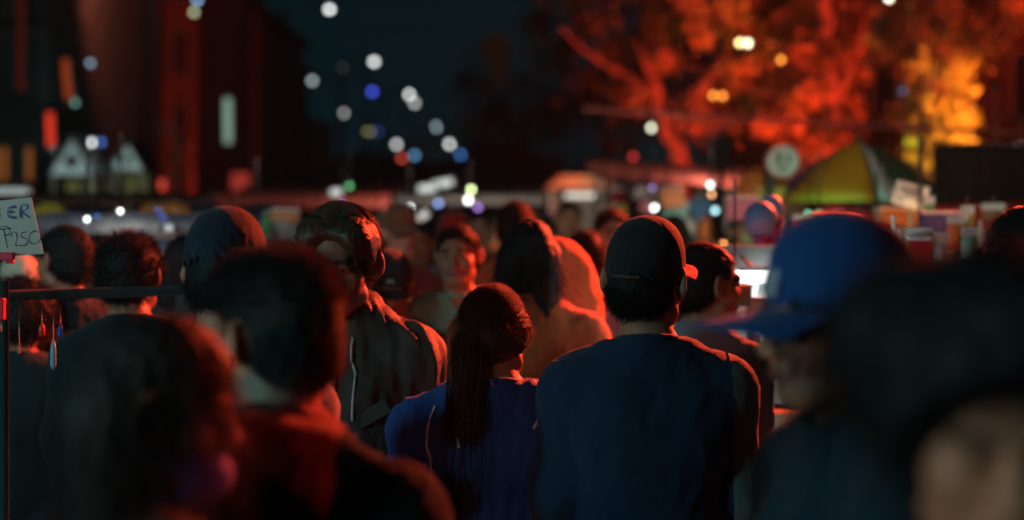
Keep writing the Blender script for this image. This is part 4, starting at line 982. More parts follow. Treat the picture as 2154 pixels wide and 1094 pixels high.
gabled(150, 292, 368, 88, 24, 'left gabled kiosk with pale triangular board and round opening', 13)
gabled(268, 305, 357, 62, 25, 'smaller gabled kiosk right of the larger one', 13)
p = at(322, 300, 34); t = empty('arch_sign', (p.x, 34, 0), 'teal arched board over a dark doorway in the arcade', 'sign board')
mb = MB(); mb.tube([(-.55, 0, 0), (-.55, 0, p.z), (-.35, 0, p.z + .35), (.35, 0, p.z + .35), (.55, 0, p.z), (.55, 0, 0)], .09, 8); mb.build('arch', mat('teal_paint', (.08, .22, .24), .6), t)

# ------------------------------------------------------------------ left stall
tarp = mat('grey_tarp', (.09, .11, .14), .6, .3, 4, .3, 20); wood = mat('rough_wood', (.20, .13, .07), .8, .3, 4, .4, 30)
def stall(label, x0, x1, Y, zt, zf, depth, roofm, group='market stalls', shelf=(.8, 1.15), valance=.18, tilt=0):
    t = empty('market_stall', ((x0 + x1) / 2, Y, 0), label, 'market stall', group); W = x1 - x0
    for sx_ in (-1, 1):
        for y, z in ((0, zf), (depth, zt)): mb = MB(); mb.tube([(sx_ * W / 2, y, 0), (sx_ * W / 2, y, z + (tilt * sx_ if y == 0 else tilt * sx_))], .022, 8); mb.build('post', METAL, t)
    n = 24; vs = []; fs = []
    for i in range(n + 1):
        u = -1 + 2 * i / n
        for j in range(7):
            v = j / 6; vs.append((u * (W / 2 + .1), -.15 + v * (depth + .3), zf + (zt - zf) * v - .05 * math.sin(math.pi * v) + .012 * math.sin(i * 1.7 + j) + tilt * u + .03))
    for i in range(n):
        for j in range(6): a = i * 7 + j; fs.append((a, a + 7, a + 8, a + 1))
    mb = MB(); mb.add(vs, fs, True); o = mb.build('awning', roofm, t); sd = o.modifiers.new('s', 'SOLIDIFY'); sd.thickness = .006
    vs = []; fs = []
    for i in range(n * 2 + 1):
        u = -1 + i / n; z = zf + tilt * u + .03; y = -.152 + .01 * math.sin(i * 1.9); vs += [(u * (W / 2 + .1), y, z), (u * (W / 2 + .1), y - .01, z - valance * (.8 + .2 * abs(math.sin(i * .8))))]
    for i in range(n * 2): fs.append((2 * i, 2 * i + 2, 2 * i + 3, 2 * i + 1))
    mb = MB(); mb.add(vs, fs, True); o = mb.build('valance', roofm, t); sd = o.modifiers.new('s', 'SOLIDIFY'); sd.thickness = .005
    for z in shelf: mb = MB(); mb.box((0, depth * .5, z), (W - .02, depth * .7, .035)); mb.build('shelf', wood, t)
    mb = MB(); mb.tube([(-W / 2, 0, zf - .02 - tilt), (W / 2, 0, zf - .02 + tilt)], .018, 8); mb.build('rail', METAL, t)
    return t
PAL = {'red': (.4, .02, .03), 'sky blue': (.08, .32, .65), 'navy blue': (.02, .05, .2), 'white': (.7, .7, .68), 'green': (.06, .35, .10), 'yellow': (.65, .5, .05), 'orange': (.65, .2, .04), 'purple': (.16, .06, .25), 'pink': (.65, .2, .3), 'grey': (.3, .31, .33), 'brown': (.2, .11, .06), 'mint': (.25, .6, .5), 'black': (.02, .02, .02)}
def colm_(c): return mat('goods_' + c.replace(' ', '_'), PAL[c], .5, .25, 12)
def goods(kind, c, loc, size, where, grp, rot=0.0):
    """one item for sale: hanging pack, folded shirt, bottle, box, ball or bag"""
    m = colm_(c); x, y, z = loc; w_, h_ = size; lab = '%s %s %s' % (c, {'pack': 'hanging packet', 'shirt': 'hanging shirt', 'bottle': 'bottle', 'box': 'small box', 'toy': 'plush toy', 'bag': 'cloth bag', 'balloon': 'balloon'}[kind], where)
    t = empty({'pack': 'hanging_packet', 'shirt': 'hanging_shirt', 'bottle': 'bottle', 'box': 'box', 'toy': 'plush_toy', 'bag': 'cloth_bag', 'balloon': 'balloon'}[kind], (x, y, z), lab, {'pack': 'packet', 'shirt': 'shirt', 'bottle': 'bottle', 'box': 'box', 'toy': 'toy', 'bag': 'bag', 'balloon': 'balloon'}[kind], grp, rot)
    if kind == 'pack':
        vs = []; fs = []
        for i in range(7):
            for j in range(7):
                u, v = i / 6, j / 6; b = math.sin(math.pi * u) * math.sin(math.pi * v) * .02; vs += [((u - .5) * w_, -b, (v - .5) * h_), ((u - .5) * w_, b, (v - .5) * h_)]
        for i in range(6):
            for j in range(6):
                a = 2 * (i * 7 + j); fs += [(a, a + 14, a + 16, a + 2), (a + 1, a + 3, a + 17, a + 15)]
        MB().add(vs, fs, True).build('packet', m, t); mb = MB(); mb.box((0, -.001, h_ / 2 + .01), (w_, .006, .03)); mb.build('header', colm_('white'), t)
        mb = MB(); mb.tube([(0, 0, h_ / 2 + .02), (0, 0, h_ / 2 + .06)], .002, 5); mb.build('hook', METAL, t)
    elif kind == 'shirt':
        G = Field(np.arange(-w_ * .75, w_ * .75, .014), np.arange(-.07, .07, .011), np.arange(-h_ * .6, h_ * .6, .014)); 
        G.loft([(-h_ / 2, w_ * .36, .03, 0), (0, w_ * .33, .028, 0), (h_ * .4, w_ * .35, .026, 0), (h_ / 2, w_ * .15, .02, 0)], .02)
        for s2 in (-1, 1): G.cap((s2 * w_ * .28, 0, h_ * .38), (s2 * w_ * .58, 0, h_ * .12), .045, .04, .03)
        V, Q = G.mesh(); N = vnormals(V, Q); V = folds(V, N, .006, 20, int(abs(x) * 100)); obj('cloth', mesh_np('cloth', V, Q), m, t)
        mb = MB(); mb.tube([(-w_ * .25, 0, h_ * .47), (0, 0, h_ * .56), (w_ * .25, 0, h_ * .47)], .004, 5); mb.tube([(0, 0, h_ * .56), (0, 0, h_ * .66), (.02, 0, h_ * .68)], .003, 5); mb.build('hanger', METAL, t)
    elif kind == 'bottle':
        mb = MB(); mb.lathe((0, 0, -h_ / 2), [(w_ * .42, 0), (w_ * .5, h_ * .04), (w_ * .5, h_ * .6), (w_ * .2, h_ * .82), (w_ * .2, h_ * .9)], 14); mb.build('glass', m, t)
        mb = MB(); mb.lathe((0, 0, h_ * .4), [(w_ * .24, 0), (w_ * .24, h_ * .1)], 10); mb.build('lid', colm_('white'), t)
    elif kind == 'box':
        mb = MB(); mb.box((0, 0, 0), (w_, w_ * .6, h_)); mb.build('carton', m, t, .004); mb = MB(); mb.box((0, 0, h_ / 2 + .004), (w_ * 1.03, w_ * .63, .012)); mb.build('lid', colm_('white' if c != 'white' else 'grey'), t, .002)
    elif kind == 'toy':
        G = Field(*[np.arange(-w_, w_, .012)] * 3); G.ell((0, 0, -.2 * w_), (.4 * w_, .34 * w_, .42 * w_)); G.ell((0, 0, .35 * w_), (.32 * w_, .3 * w_, .3 * w_), k=.02)
        for s2 in (-1, 1): G.ell((s2 * .25 * w_, 0, .62 * w_), (.13 * w_, .08 * w_, .14 * w_)); G.cap((s2 * .3 * w_, -.05, -.05 * w_), (s2 * .6 * w_, -.1, -.2 * w_), .12 * w_, .10 * w_); G.cap((s2 * .2 * w_, -.02, -.5 * w_), (s2 * .35 * w_, -.15, -.7 * w_), .14 * w_, .12 * w_)
        V, Q = G.mesh(); N = vnormals(V, Q); obj('plush_body', mesh_np('plush_body', V + N * fnoise(V, 120, 2)[:, None] * .003, Q), m, t)
        for s2 in (-1, 1): mb = MB(); mb.ball((s2 * .12 * w_, -.29 * w_, .4 * w_), .035 * w_, 8, 6); mb.build('eye', BLACKP, t)
    elif kind == 'bag':
        G = Field(np.arange(-w_ * .8, w_ * .8, .012), np.arange(-w_ * .6, w_ * .6, .012), np.arange(-h_ * .7, h_ * .7, .012)); G.loft([(-h_ / 2, w_ * .42, w_ * .25, 0), (0, w_ * .5, w_ * .3, 0), (h_ / 2, w_ * .3, w_ * .12, 0)], .02)
        V, Q = G.mesh(); N = vnormals(V, Q); obj('bag_body', mesh_np('bag_body', folds(V, N, .006, 18, 5), Q), m, t); mb = MB(); mb.tube([(-w_ * .2, 0, h_ * .5), (-w_ * .12, 0, h_ * .7), (w_ * .12, 0, h_ * .7), (w_ * .2, 0, h_ * .5)], .006, 6); mb.build('handle', m, t)
    elif kind == 'balloon':
        mb = MB(); mb.ball((0, 0, 0), (w_ / 2, w_ / 2, w_ * .58), 18, 12); mb.lathe((0, 0, -w_ * .64), [(.012, 0), (.004, .02)], 8); mb.build('balloon_skin', m, t); mb = MB(); mb.tube([(0, 0, -w_ * .6), (.02, 0, -w_ * .9), (0, 0, -w_ * 1.5)], .002, 4); mb.build('string', WHITEP, t)
    return t
stall('left stall with a grey tarp awning behind the spiky hair', -3.35, -1.4, 6.6, 1.67, 1.62, 1.1, tarp, valance=.10, shelf=(.75, 1.05))
G1 = 'goods on the left stall'
its = [('box', 'white', 312, 515, .12, .10, 'leftmost on the hanging shelf behind the spiky hair'), ('pack', 'sky blue', 348, 528, .13, .13, 'behind the spiky hair, right of the white box'), ('pack', 'red', 402, 524, .17, .10, 'high beside the navy cap'),
       ('pack', 'orange', 372, 552, .06, .12, 'narrow, under the red packet at the navy cap'), ('shirt', 'grey', 350, 610, .24, .3, 'on the left stall, right of the spiky hair'), ('bottle', 'sky blue', 222, 590, .05, .15, 'tall, left of the spiky hair'), ('bottle', 'white', 206, 560, .045, .12, 'clear white, left of the spiky hair'),
       ('bottle', 'navy blue', 190, 552, .045, .1, 'beside the red lit cheek'), ('pack', 'red', 212, 598, .07, .08, 'low, between the two left heads'), ('pack', 'mint', 232, 555, .06, .10, 'just left of the spiky hair tips'), ('shirt', 'orange', 345, 470, .2, .18, 'bunched under the grey tarp'),
       ('box', 'sky blue', 404, 482, .10, .07, 'under the awning at the navy cap'), ('bag', 'brown', 262, 470, .2, .12, 'under the tarp above the spiky hair'), ('bag', 'yellow', 105, 458, .25, .1, 'above the red lit cheek'), ('box', 'grey', 300, 472, .22, .07, 'long, on the tarp rail'),
       ('pack', 'pink', 446, 600, .08, .1, 'below the navy cap ear'), ('bottle', 'green', 560, 470, .05, .12, 'right of the navy cap'), ('box', 'orange', 600, 455, .14, .06, 'behind the undercut hair'), ('bag', 'grey', 590, 480, .22, .12, 'behind the undercut hair')]
for k, c, px, py, w_, h_, wh in its:
    p = at(px, py, 6.9 + (len(wh) % 5) * .09); goods(k, c, p, (w_, h_), wh, G1)
stall('second left stall, far, with a brown awning', -4.4, -2.6, 10.8, 1.80, 1.72, 1.2, mat('brown_tarp', (.25, .15, .09), .7), valance=.12)
stall('third left stall, far, with a blue awning', -5.2, -3.1, 14.5, 1.84, 1.76, 1.2, mat('blue_tarp', (.04, .09, .35), .7), valance=.12)
# ------------------------------------------------------------------ right stalls
redtarp = mat('red_tarp', (.45, .07, .05), .65, .3, 4, .2, 20)
stall('long right stall with a sloping red awning behind the capped man', .75, 2.75, 11.2, 2.04, 1.96, 1.3, redtarp, tilt=-.07, valance=.14, shelf=(.7, 1.05, 1.4))
stall('right counter stall with red banner cloth at the right edge', 2.25, 3.9, 7.6, 1.72, 1.66, 1.2, mat('dark_red_tarp', (.35, .03, .03), .65, .3, 4), valance=.22, shelf=(.7, 1.0))
stall('small stall by the street axis with a pale awning', -1.3, .3, 17, 1.93, 1.84, 1.2, mat('pale_tarp', (.45, .42, .4), .7), valance=.12)
stall('stall glowing red behind the mustard cap', -2.6, -1.2, 13, 1.90, 1.80, 1.2, redtarp, valance=.14)
# kiosk with lit gable roof
p = at(1222, 428, 21); t = empty('lit_kiosk', (p.x, 21, 0), 'white lit kiosk with a low orange gable roof beyond the crowd', 'kiosk')
mb = MB(); mb.box((0, 1.2, 1.0), (.92, .05, 2.0)); mb.build('back_wall', mat('kiosk_white', (.6, .58, .54), .6), t)
for s2 in (-1, 1): mb = MB(); mb.box((s2 * .44, .6, 1.0), (.05, 1.14, 2.0)); mb.build('side_wall', mat('kiosk_white', (.6, .58, .54), .6), t)
mb = MB(); mb.box((0, .1, .45), (.82, .3, .9)); mb.build('counter', wood, t, .01)
mb = MB(); mb.add([(-.55, -.1, 2.02), (.6, -.1, 2.02), (.12, -.1, 2.22), (-.3, -.1, 2.22), (-.55, 1.4, 2.02), (.6, 1.4, 2.02), (.12, 1.4, 2.22), (-.3, 1.4, 2.22)], [(0, 1, 2, 3), (5, 4, 7, 6), (0, 3, 7, 4), (3, 2, 6, 7), (2, 1, 5, 6), (0, 4, 5, 1)]); mb.build('roof', mat('orange_roof', (.6, .22, .1), .7, .2, 4), t)
lamp('kiosk_tube_light', (p.x, 20.4, 1.98), (1, .8, .6), 9, .15, parent=t)
b_ = empty('hanging_bulb', (-1.35, .55, 1.72), 'warm bulb added out of view left of the photographer to light the near faces', 'light bulb')  # unseen bulb put in to brighten the near faces from the left
MB().tube([(0, 0, .04), (0, 0, .5)], .006, 6).build('cord', BLACKP, b_); MB().lathe((0, 0, .03), [(.018, 0), (.018, .05), (.01, .07)], 10).build('socket', BLACKP, b_); MB().ball((0, 0, 0), .035, 12, 8).build('bulb', emi('added_warm_bulb', (1, .8, .6), 8), b_)
lamp('bulb_light', (-1.29, .61, 1.66), (1, .82, .64), 17, .05, parent=b_)
G2 = 'goods on the long right stall'
r2 = random.Random(11); cs = list(PAL)
words = ['left end', 'second bay', 'third bay', 'middle', 'fifth bay', 'sixth bay', 'right end']; 
for row, (py, nm) in enumerate(((418, 'top row'), (445, 'second row'), (478, 'third row'))):
    for i in range(7):
        px = 1300 + i * 62 + r2.uniform(-12, 12); c = cs[(i * 3 + row * 5) % len(cs)]; k = ['pack', 'shirt', 'box', 'bag'][(i + row * 2) % 4]
        p = at(px, py + r2.uniform(-6, 6), 11.5 + r2.uniform(0, .5)); goods(k, c, p, (r2.uniform(.10, .2), r2.uniform(.1, .18)), 'in the %s of the red awning stall, %s' % (nm, words[i]), G2)
G3 = 'goods at the right counter'
its = [('balloon', 'sky blue', 1600, 465, .12, .1, 4.9, 'left one beside the stall post'), ('balloon', 'sky blue', 1622, 440, .09, .1, 5.1, 'upper one beside the round sign'), ('toy', 'purple', 1625, 500, .105, .1, 4.9, 'hanging left of the royal blue cap'), ('toy', 'pink', 1655, 520, .06, .1, 4.8, 'small, right of the purple toy'),
       ('toy', 'purple', 1598, 520, .06, .1, 4.8, 'small, low left of the larger purple toy'), ('box', 'red', 1930, 552, .075, .14, 4.4, 'upright between blue cap and bushy hair'), ('pack', 'green', 1920, 510, .12, .04, 4.4, 'flat, just above the red box'), ('pack', 'white', 1975, 540, .06, .1, 4.4, 'right of the red box'),
       ('pack', 'yellow', 2035, 470, .05, .08, 5.2, 'tall bright, above the bushy hair'), ('pack', 'green', 2028, 474, .03, .045, 5.1, 'on the yellow packet'), ('box', 'navy blue', 1975, 472, .14, .08, 5.4, 'dark, left of the yellow packet'), ('pack', 'green', 1955, 465, .04, .14, 5.5, 'behind the blue bulb'),
       ('bottle', 'white', 2062, 495, .03, .10, 5.0, 'right of the yellow packet'), ('bottle', 'white', 2100, 492, .03, .09, 5.0, 'near the dark head at the right edge'), ('pack', 'brown', 2090, 452, .1, .05, 6.2, 'under the red banner'), ('pack', 'mint', 2040, 530, .05, .10, 4.3, 'pale, on top of the bushy hair'), ('bag', 'mint', 2085, 555, .09, .06, 4.2, 'small, right of the bushy hair top'),
       ('pack', 'orange', 2010, 500, .06, .1, 4.8, 'tilted, left of the pale packet'), ('bottle', 'mint', 1892, 530, .03, .14, 4.3, 'left of the red box'), ('bottle', 'white', 1880, 500, .03, .14, 4.4, 'behind the royal blue cap'), ('bag', 'brown', 1750, 462, .3, .05, 6.6, 'flat, under the yellow umbrella panel'),
       ('pack', 'red', 1690, 475, .09, .05, 6.2, 'behind the top of the royal blue cap'), ('box', 'orange', 1900, 458, .25, .08, 6.8, 'wide, under the white placard'), ('box', 'pink', 1560, 440, .14, .1, 6.4, 'behind the two balloons'), ('bag', 'orange', 1600, 395, .3, .16, 8.2, 'high behind the balloons')]
for k, c, px, py, w_, h_, Y, wh in its: goods(k, c, at(px, py, Y), (w_, h_), wh, G3)
# bright table lamp and goods between the capped man and the royal blue cap
p = at(1588, 582, 4.3); t = empty('led_panel', p, 'bright white lamp head over the table, left of the royal blue cap', 'lamp')
mb = MB(); mb.box((0, 0, 0), (.11, .05, .040)); mb.build('diffuser', emi('led_white', (.95, 1, .98), 2.6), t, .006); mb = MB(); mb.box((0, .01, .024), (.10, .07, .012)); mb.build('housing', BLACKP, t)
mb = MB(); mb.tube([(.0, .03, .02), (-.01, .08, .04), (-.01, .26, .06)], .006, 8); mb.build('stem', METAL, t)
mb = MB(); mb.lathe((-.015, -.0, -.115), [(.006, 0), (.022, .06), (.030, .09)], 14); mb.build('bulb_cone', emi('led_cone', (.9, 1, .97), 1.3), t)
lamp('led_light', tuple(p + Vector((0, -.06, -.05))), (.9, 1, .97), 5, .03, parent=t)
p = at(1546, 580, 4.4); t = empty('glass_lamp', p, 'smaller round white lamp left of the bright one', 'lamp'); mb = MB(); mb.ball((0, 0, 0), .028, 14, 8); mb.build('globe', emi('globe_w', (.7, .9, .95), .9), t); mb = MB(); mb.tube([(0, 0, .02), (0, 0, .3)], .004, 5); mb.build('cord', BLACKP, t)
tube_lamp((1528, 605), (1560, 604), 4.2, (.08, .9, .06), .5, 'green glowing tube beside the bright white lamp', 7)
t = empty('trestle_table', (1.0, 4.3, 0), 'cluttered selling table right of the capped man', 'table')
mb = MB(); mb.box((0, 0, 1.0), (.7, .6, .04)); mb.build('table_top', wood, t, .005)
for sx_ in (-.3, .3):
    for y in (-.25, .25): mb = MB(); mb.box((sx_, y, .49), (.05, .05, .98)); mb.build('leg', wood, t)
mb = MB(); mb.box((0, .22, 1.3), (.66, .03, .5)); mb.build('back_board', mat('pale_board', (.4, .42, .42), .6), t)
G4 = 'goods on the table right of the capped man'
its = [('box', 'mint', 1545, 625, .09, .05, 'under the green tube'), ('box', 'white', 1595, 650, .07, .05, 'under the bright lamp'), ('box', 'grey', 1540, 650, .12, .04, 'second under the green tube'), ('bottle', 'white', 1600, 745, .04, .09, 'under the blue brim'), ('bottle', 'sky blue', 1590, 770, .035, .05, 'bright, under the brim'),
       ('pack', 'red', 1585, 735, .04, .05, 'small, under the brim'), ('bottle', 'green', 1603, 758, .03, .04, 'small, beside the sky blue bottle'), ('box', 'grey', 1600, 800, .07, .06, 'below the bottles'), ('box', 'sky blue', 1598, 838, .07, .05, 'lower, beside the sleeve'), ('pack', 'orange', 1605, 790, .05, .02, 'thin, on the grey box'), ('bottle', 'mint', 1515, 655, .04, .08, 'at the chin of the profile')]
for k, c, px, py, w_, h_, wh in its: goods(k, c, at(px, py, 4.05 + (len(wh) % 4) * .05), (w_, h_), wh, G4)
# ------------------------------------------------------------------ umbrella, placard, round sign, posts, cables
p = at(1806, 300, 8.6); t = empty('market_umbrella', (p.x, 8.6, 0), 'market umbrella with yellow, blue, white and green panels', 'umbrella')
top = p.z; rim = at(1806, 425, 8.6).z; R0 = .535; ns = 8
mb = MB(); mb.tube([(0, 0, 0), (0, 0, top + .05)], .016, 8); mb.build('pole', METAL, t)
pan = [mat('umb_green', (.005, .085, .05), .6), mat('umb_blue', (.03, .06, .22), .6), mat('umb_yellow', (.62, .33, .02), .6), mat('umb_white', (.6, .62, .62), .6)]
bounds = [-180, -160, -94, -90, -79, -30, 0, 50, 100, 140, 180]; order = [1, 2, 0, 3, 0, 0, 1, 2, 3, 2]
for a0, a1, k in zip(bounds[:-1], bounds[1:], order):
    vs = []; fs = []; na = max(2, int((a1 - a0) / 6)); nr = 7
    for i in range(na + 1):
        a = math.radians(a0 + (a1 - a0) * i / na)
        for j in range(nr + 1):
            v = j / nr; rr = R0 * v; z = top - (top - rim) * (v ** 1.7) - .015 * math.sin(math.pi * v); vs.append((math.cos(a) * rr, math.sin(a) * rr, z))
    for i in range(na):
        for j in range(nr): q = i * (nr + 1) + j; fs.append((q, q + 1, q + nr + 2, q + nr + 1))
    mb = MB(); mb.add(vs, fs, True); o = mb.build('canopy_panel', pan[k], t); sd = o.modifiers.new('s', 'SOLIDIFY'); sd.thickness = .003
for a0 in bounds[:-1]:
    a = math.radians(a0); mb = MB(); mb.tube([(math.cos(a) * R0 * v, math.sin(a) * R0 * v, top - (top - rim) * (v ** 1.7) - .03) for v in (0, .3, .6, .99)], .005, 5); mb.build('rib', METAL, t)
def board(name, cat, c, size, label, m, tilt, post=True, lines=()):
    t = empty(name, c, label, cat); q = Matrix.Rotation(tilt, 3, 'Y'); mb = MB(); mb.box((0, 0, 0), (size[0], .008, size[1]), q); mb.build('board', m, t, .001)
    for (lx, lz, lw, lh) in lines: mb = MB(); mb.box(q @ Vector((lx, -.0052, lz)), (lw, .002, lh), q); mb.build('writing', mat('grey_ink', (.16, .17, .19), .7), t)
    if post: mb = MB(); mb.tube([(0, .02, 0), (0, .02, -c.z)], .01, 8); mb.build('post', METAL, t)
    return t
board('placard', 'placard', at(1916, 411, 6.4), (.155, .105), 'tilted white placard with grey writing by the green umbrella panel', mat('placard_white', (.55, .6, .66), .6), .22, True,
      [(-.005, .022, .10, .018), (.0, -.002, .07, .014), (-.045, -.026, .03, .012), (.045, -.026, .03, .010)])
p = at(1647, 340, 8.0); t = empty('round_sign', (p.x, 8, 0), 'round pale sign with a red rim left of the umbrella', 'sign')
mb = MB(); q = Matrix.Rotation(math.pi / 2, 3, 'X'); cz = p.z
def ring(r0, r1, y, n=36): return [(math.cos(a) * r, y, cz + math.sin(a) * r) for a in np.linspace(0, 2 * math.pi, n, False) for r in (r0, r1)], [(2 * i, 2 * ((i + 1) % n), 2 * ((i + 1) % n) + 1, 2 * i + 1) for i in range(n)]
def disk(r0, r1, y0, y1, m, nm):
    n = 36; A = [(math.cos(a), math.sin(a)) for a in np.linspace(0, 2 * math.pi, n, False)]; vs = [(c * r, y, cz + s2 * r) for c, s2 in A for r, y in ((r0, y0), (r1, y0), (r1, y1), (r0, y1))]
    fs = []
    for i in range(n):
        a, b = 4 * i, 4 * ((i + 1) % n)
        for k in range(4): fs.append((a + k, b + k, b + (k + 1) % 4, a + (k + 1) % 4))
    MB().add(vs, fs).build(nm, m, t)
disk(.003, .088, -.004, .006, mat('sign_white', (.6, .64, .64), .5, .3, 9), 'face'); disk(.089, .101, -.010, .010, mat('sign_red', (.45, .06, .05), .5), 'rim')
for (x, z, w_, h_) in ((-.025, .02, .03, .07), (.03, .015, .02, .05), (-.005, -.04, .045, .02)): mb = MB(); mb.box((x, -.008, cz + z), (w_, .004, h_)); mb.build('symbol', mat('sign_grey', (.12, .2, .18), .5), t, .001)
mb = MB(); mb.tube([(-.06, .03, 0), (-.07, .03, cz - .05), (-.05, .03, cz + .08)], .028, 8); mb.build('post', DARKMETAL, t)
for px, py, Y, r, lb in ((1516, 290, 9.5, .022, 'dark stall post right of the mint bulb'), (1600, 470, 4.95, .007, 'thin pale rod beside the balloons'), (2095, 180, 13, .035, 'dark red pole at the right edge'), (2150, 250, 12, .04, 'red pole cut by the right edge'), (935, 345, 110, .35, 'pale pillar far down the street'), (650, 330, 60, .12, 'thin pole carrying a pale board over the left pavement')):
    p = at(px, py, Y); t = empty('post', (p.x, Y, 0), lb, 'post', 'posts and poles'); mb = MB(); mb.tube([(0, 0, 0), (0, 0, p.z)], r, 8); mb.build('shaft', DARKMETAL if Y < 12 or Y > 50 else redtarp, t); mb = MB(); mb.ball((0, 0, p.z), r * 1.25, 8, 6); mb.build('cap', DARKMETAL, t)
p = at(690, 336, 60); t = empty('road_sign', p, 'pale horizontal board hanging over the left pavement', 'sign board'); mb = MB(); mb.box((0, 0, 0), (1.3, .05, .22)); mb.build('board', mat('dull_board', (.2, .26, .25), .6), t, .01); mb = MB(); mb.tube([(-.8, .06, .05), (.6, .06, .05)], .03, 6); mb.build('bracket', DARKMETAL, t)
p = at(1045, 120, 48); t = empty('banner', p, 'dim green hanging banner high over the street', 'banner'); mb = MB(); mb.add([(-.55, 0, .55), (.1, .05, .9), (.55, 0, .2), (.2, .03, -1.2), (-.2, .05, -.7)], [(0, 4, 3, 2, 1)]); o = mb.build('cloth', mat('green_banner', (.10, .36, .28), .7, .3, 2, emit=None), t); sd = o.modifiers.new('s', 'SOLIDIFY'); sd.thickness = .01; mb = MB(); mb.tube([(-7, .1, .95), (0, .1, .9), (7, .1, 1.1)], .012, 5); mb.build('wire', BLACKP, t)
def cable(pa, pb, Ya, Yb, sag, r, label, m):
    a, b = at(*pa, Ya), at(*pb, Yb); c = a.lerp(b, .5); mb = MB(); mb.tube([a.lerp(b, q) - c - Vector((0, 0, sag * 4 * q * (1 - q))) for q in np.linspace(0, 1, 25)], r, 6); o = mb.build('cable', m); o.location = c; tag(o, label, 'cable', 'cables strung over the stalls')
rc = mat('cable_red_lit', (.5, .10, .08), .6)  # dim red light on the cables put into their base colour
cable((1228, 228), (2300, 285), 13, 12, .02, .022, 'thick cable strung across in front of the red trees', rc)
cable((1240, 352), (1720, 402), 12.5, 10.5, .02, .035, 'beam cable with red light in its colour along the awning edge', rc)
cable((1700, 200), (2250, 330), 20, 16, .1, .012, 'thin cable crossing behind the amber trunk', rc)
cable((600, 120), (900, 205), 70, 80, .3, .03, 'thin wire between the street lamps', BLACKP)
# brown backdrop house behind the right trees, dark tarps
building('brown walled house behind the slim red tree on the right', 4.3, 12, 22, 6, 7, mat('brown_plaster', (.16, .07, .05), .9, .3, 1.5), 3, 2, None, 2.6, {}, .8, 1.0, group='houses on the right side')
for px, py, w_, h_, c, lb in ((2035, 375, .42, .42, (.01, .03, .026), 'dark green tarp hanging at the right, left piece'), (2115, 380, .42, .45, (.008, .02, .018), 'dark green tarp hanging at the right edge')):
    p = at(px, py, 8.8); t = empty('hanging_tarp', p, lb, 'tarp', 'dark hanging tarps'); vs = []; fs = []
    for i in range(25):
        for j in range(5): u = i / 24 - .5; v = j / 4 - .5; vs.append((u * w_, .02 * math.sin(i * 1.3), v * h_))
    for i in range(24):
        for j in range(4): a = i * 5 + j; fs.append((a, a + 5, a + 6, a + 1))
    o = MB().add(vs, fs, True).build('cloth', mat('tarp_%d' % px, tuple(k * .9 for k in c), .9, spec=.05), t); sd = o.modifiers.new('s', 'SOLIDIFY'); sd.thickness = .004; mb = MB(); mb.tube([(-w_ / 2 - .05, 0, h_ / 2), (w_ / 2 + .05, 0, h_ / 2)], .01, 6); mb.build('rod', METAL, t)

# ------------------------------------------------------------------ price sign on its rack at the left edge
p = at(28, 478, 3.15); rack = empty('clothes_rack', at(6, 480, 3.2) * 1, 'teal steel display rack with a horizontal rail at the left edge', 'rack'); rack.location.z = 0
tealp = mat('teal_steel', (.03, .09, .10), .4, .2, 6, metal=.3)
mb = MB(); mb.tube([(.003, 0, 0), (.003, 0, 1.50)], .011, 12); mb.build('upright', tealp, rack)
mb = MB(); mb.tube([(-.5, 0, 0), (-.5, 0, 1.50)], .011, 12); mb.build('upright', tealp, rack)
mb = MB(); mb.tube([(-.5, .0, 1.452), (.42, .55, 1.452)], .013, 12); mb.build('rail', cloth('dark_sleeve', (.02, .035, .04)), rack)
mb = MB(); mb.box((-.25, 0, .03), (.6, .4, .04)); mb.build('foot', tealp, rack, .01)
sg = empty('price_sign', p, 'handwritten paper price sign reading P250 clipped to the rack', 'sign'); q = Matrix.Rotation(-.035, 3, 'Y')
k_ = 3.15 / F
def sp(px, py): return Vector(((px - 28) * k_, 0, -(py - 478) * k_))
mb = MB(); out = [sp(-90, 432), sp(66, 415), sp(92, 534), sp(-80, 546)]; vs = [o_ for o_ in out] + [o_ + Vector((0, .0015, 0)) for o_ in out]
mb.add(vs, [(3, 2, 1, 0), (4, 5, 6, 7), (0, 1, 5, 4), (1, 2, 6, 5), (2, 3, 7, 6), (3, 0, 4, 7)]); mb.build('paper', mat('white_card', (.52, .55, .50), .8, .06, 6, .08, 50), sg)
def ink(strokes, m, w_, name='writing'):
    for st in strokes:
        # smooth the pen stroke
        P = [sp(*a) for a in st]
        for _ in range(2):
            N_ = [P[0]]
            for a, b in zip(P[:-1], P[1:]): N_ += [a.lerp(b, .25), a.lerp(b, .75)]
            P = N_ + [P[-1]]
        vs = []; fs = []
        for i, a in enumerate(P):
            d = (P[min(i + 1, len(P) - 1)] - P[max(i - 1, 0)]).normalized(); n = Vector((-d.z, 0, d.x)) * w_ * (.8 + .3 * math.sin(i * .7)); vs += [a + n + Vector((0, -.0010, 0)), a - n + Vector((0, -.0010, 0))]
        for i in range(len(P) - 1): fs.append((2 * i, 2 * i + 1, 2 * i + 3, 2 * i + 2))
        MB().add(vs, fs).build(name, m, sg)
blk = mat('black_marker', (.02, .03, .035), .6); blu = mat('blue_marker', (.03, .09, .35), .6)
ink([[(-2, 437), (-14, 434), (-22, 446), (-16, 458), (-2, 456), (0, 447), (-10, 447)], [(34, 433), (16, 437), (17, 458), (36, 456)], [(17, 446), (31, 444)], [(43, 458), (42, 432), (58, 430), (60, 439), (45, 445), (64, 458)]], blu, .0019)
ink([[(2, 440), (-8, 437), (-16, 447), (-10, 460), (4, 458)], [(37, 436), (22, 438), (22, 460), (40, 459)], [(23, 448), (34, 447)], [(47, 460), (46, 434)]], blk, .0009)
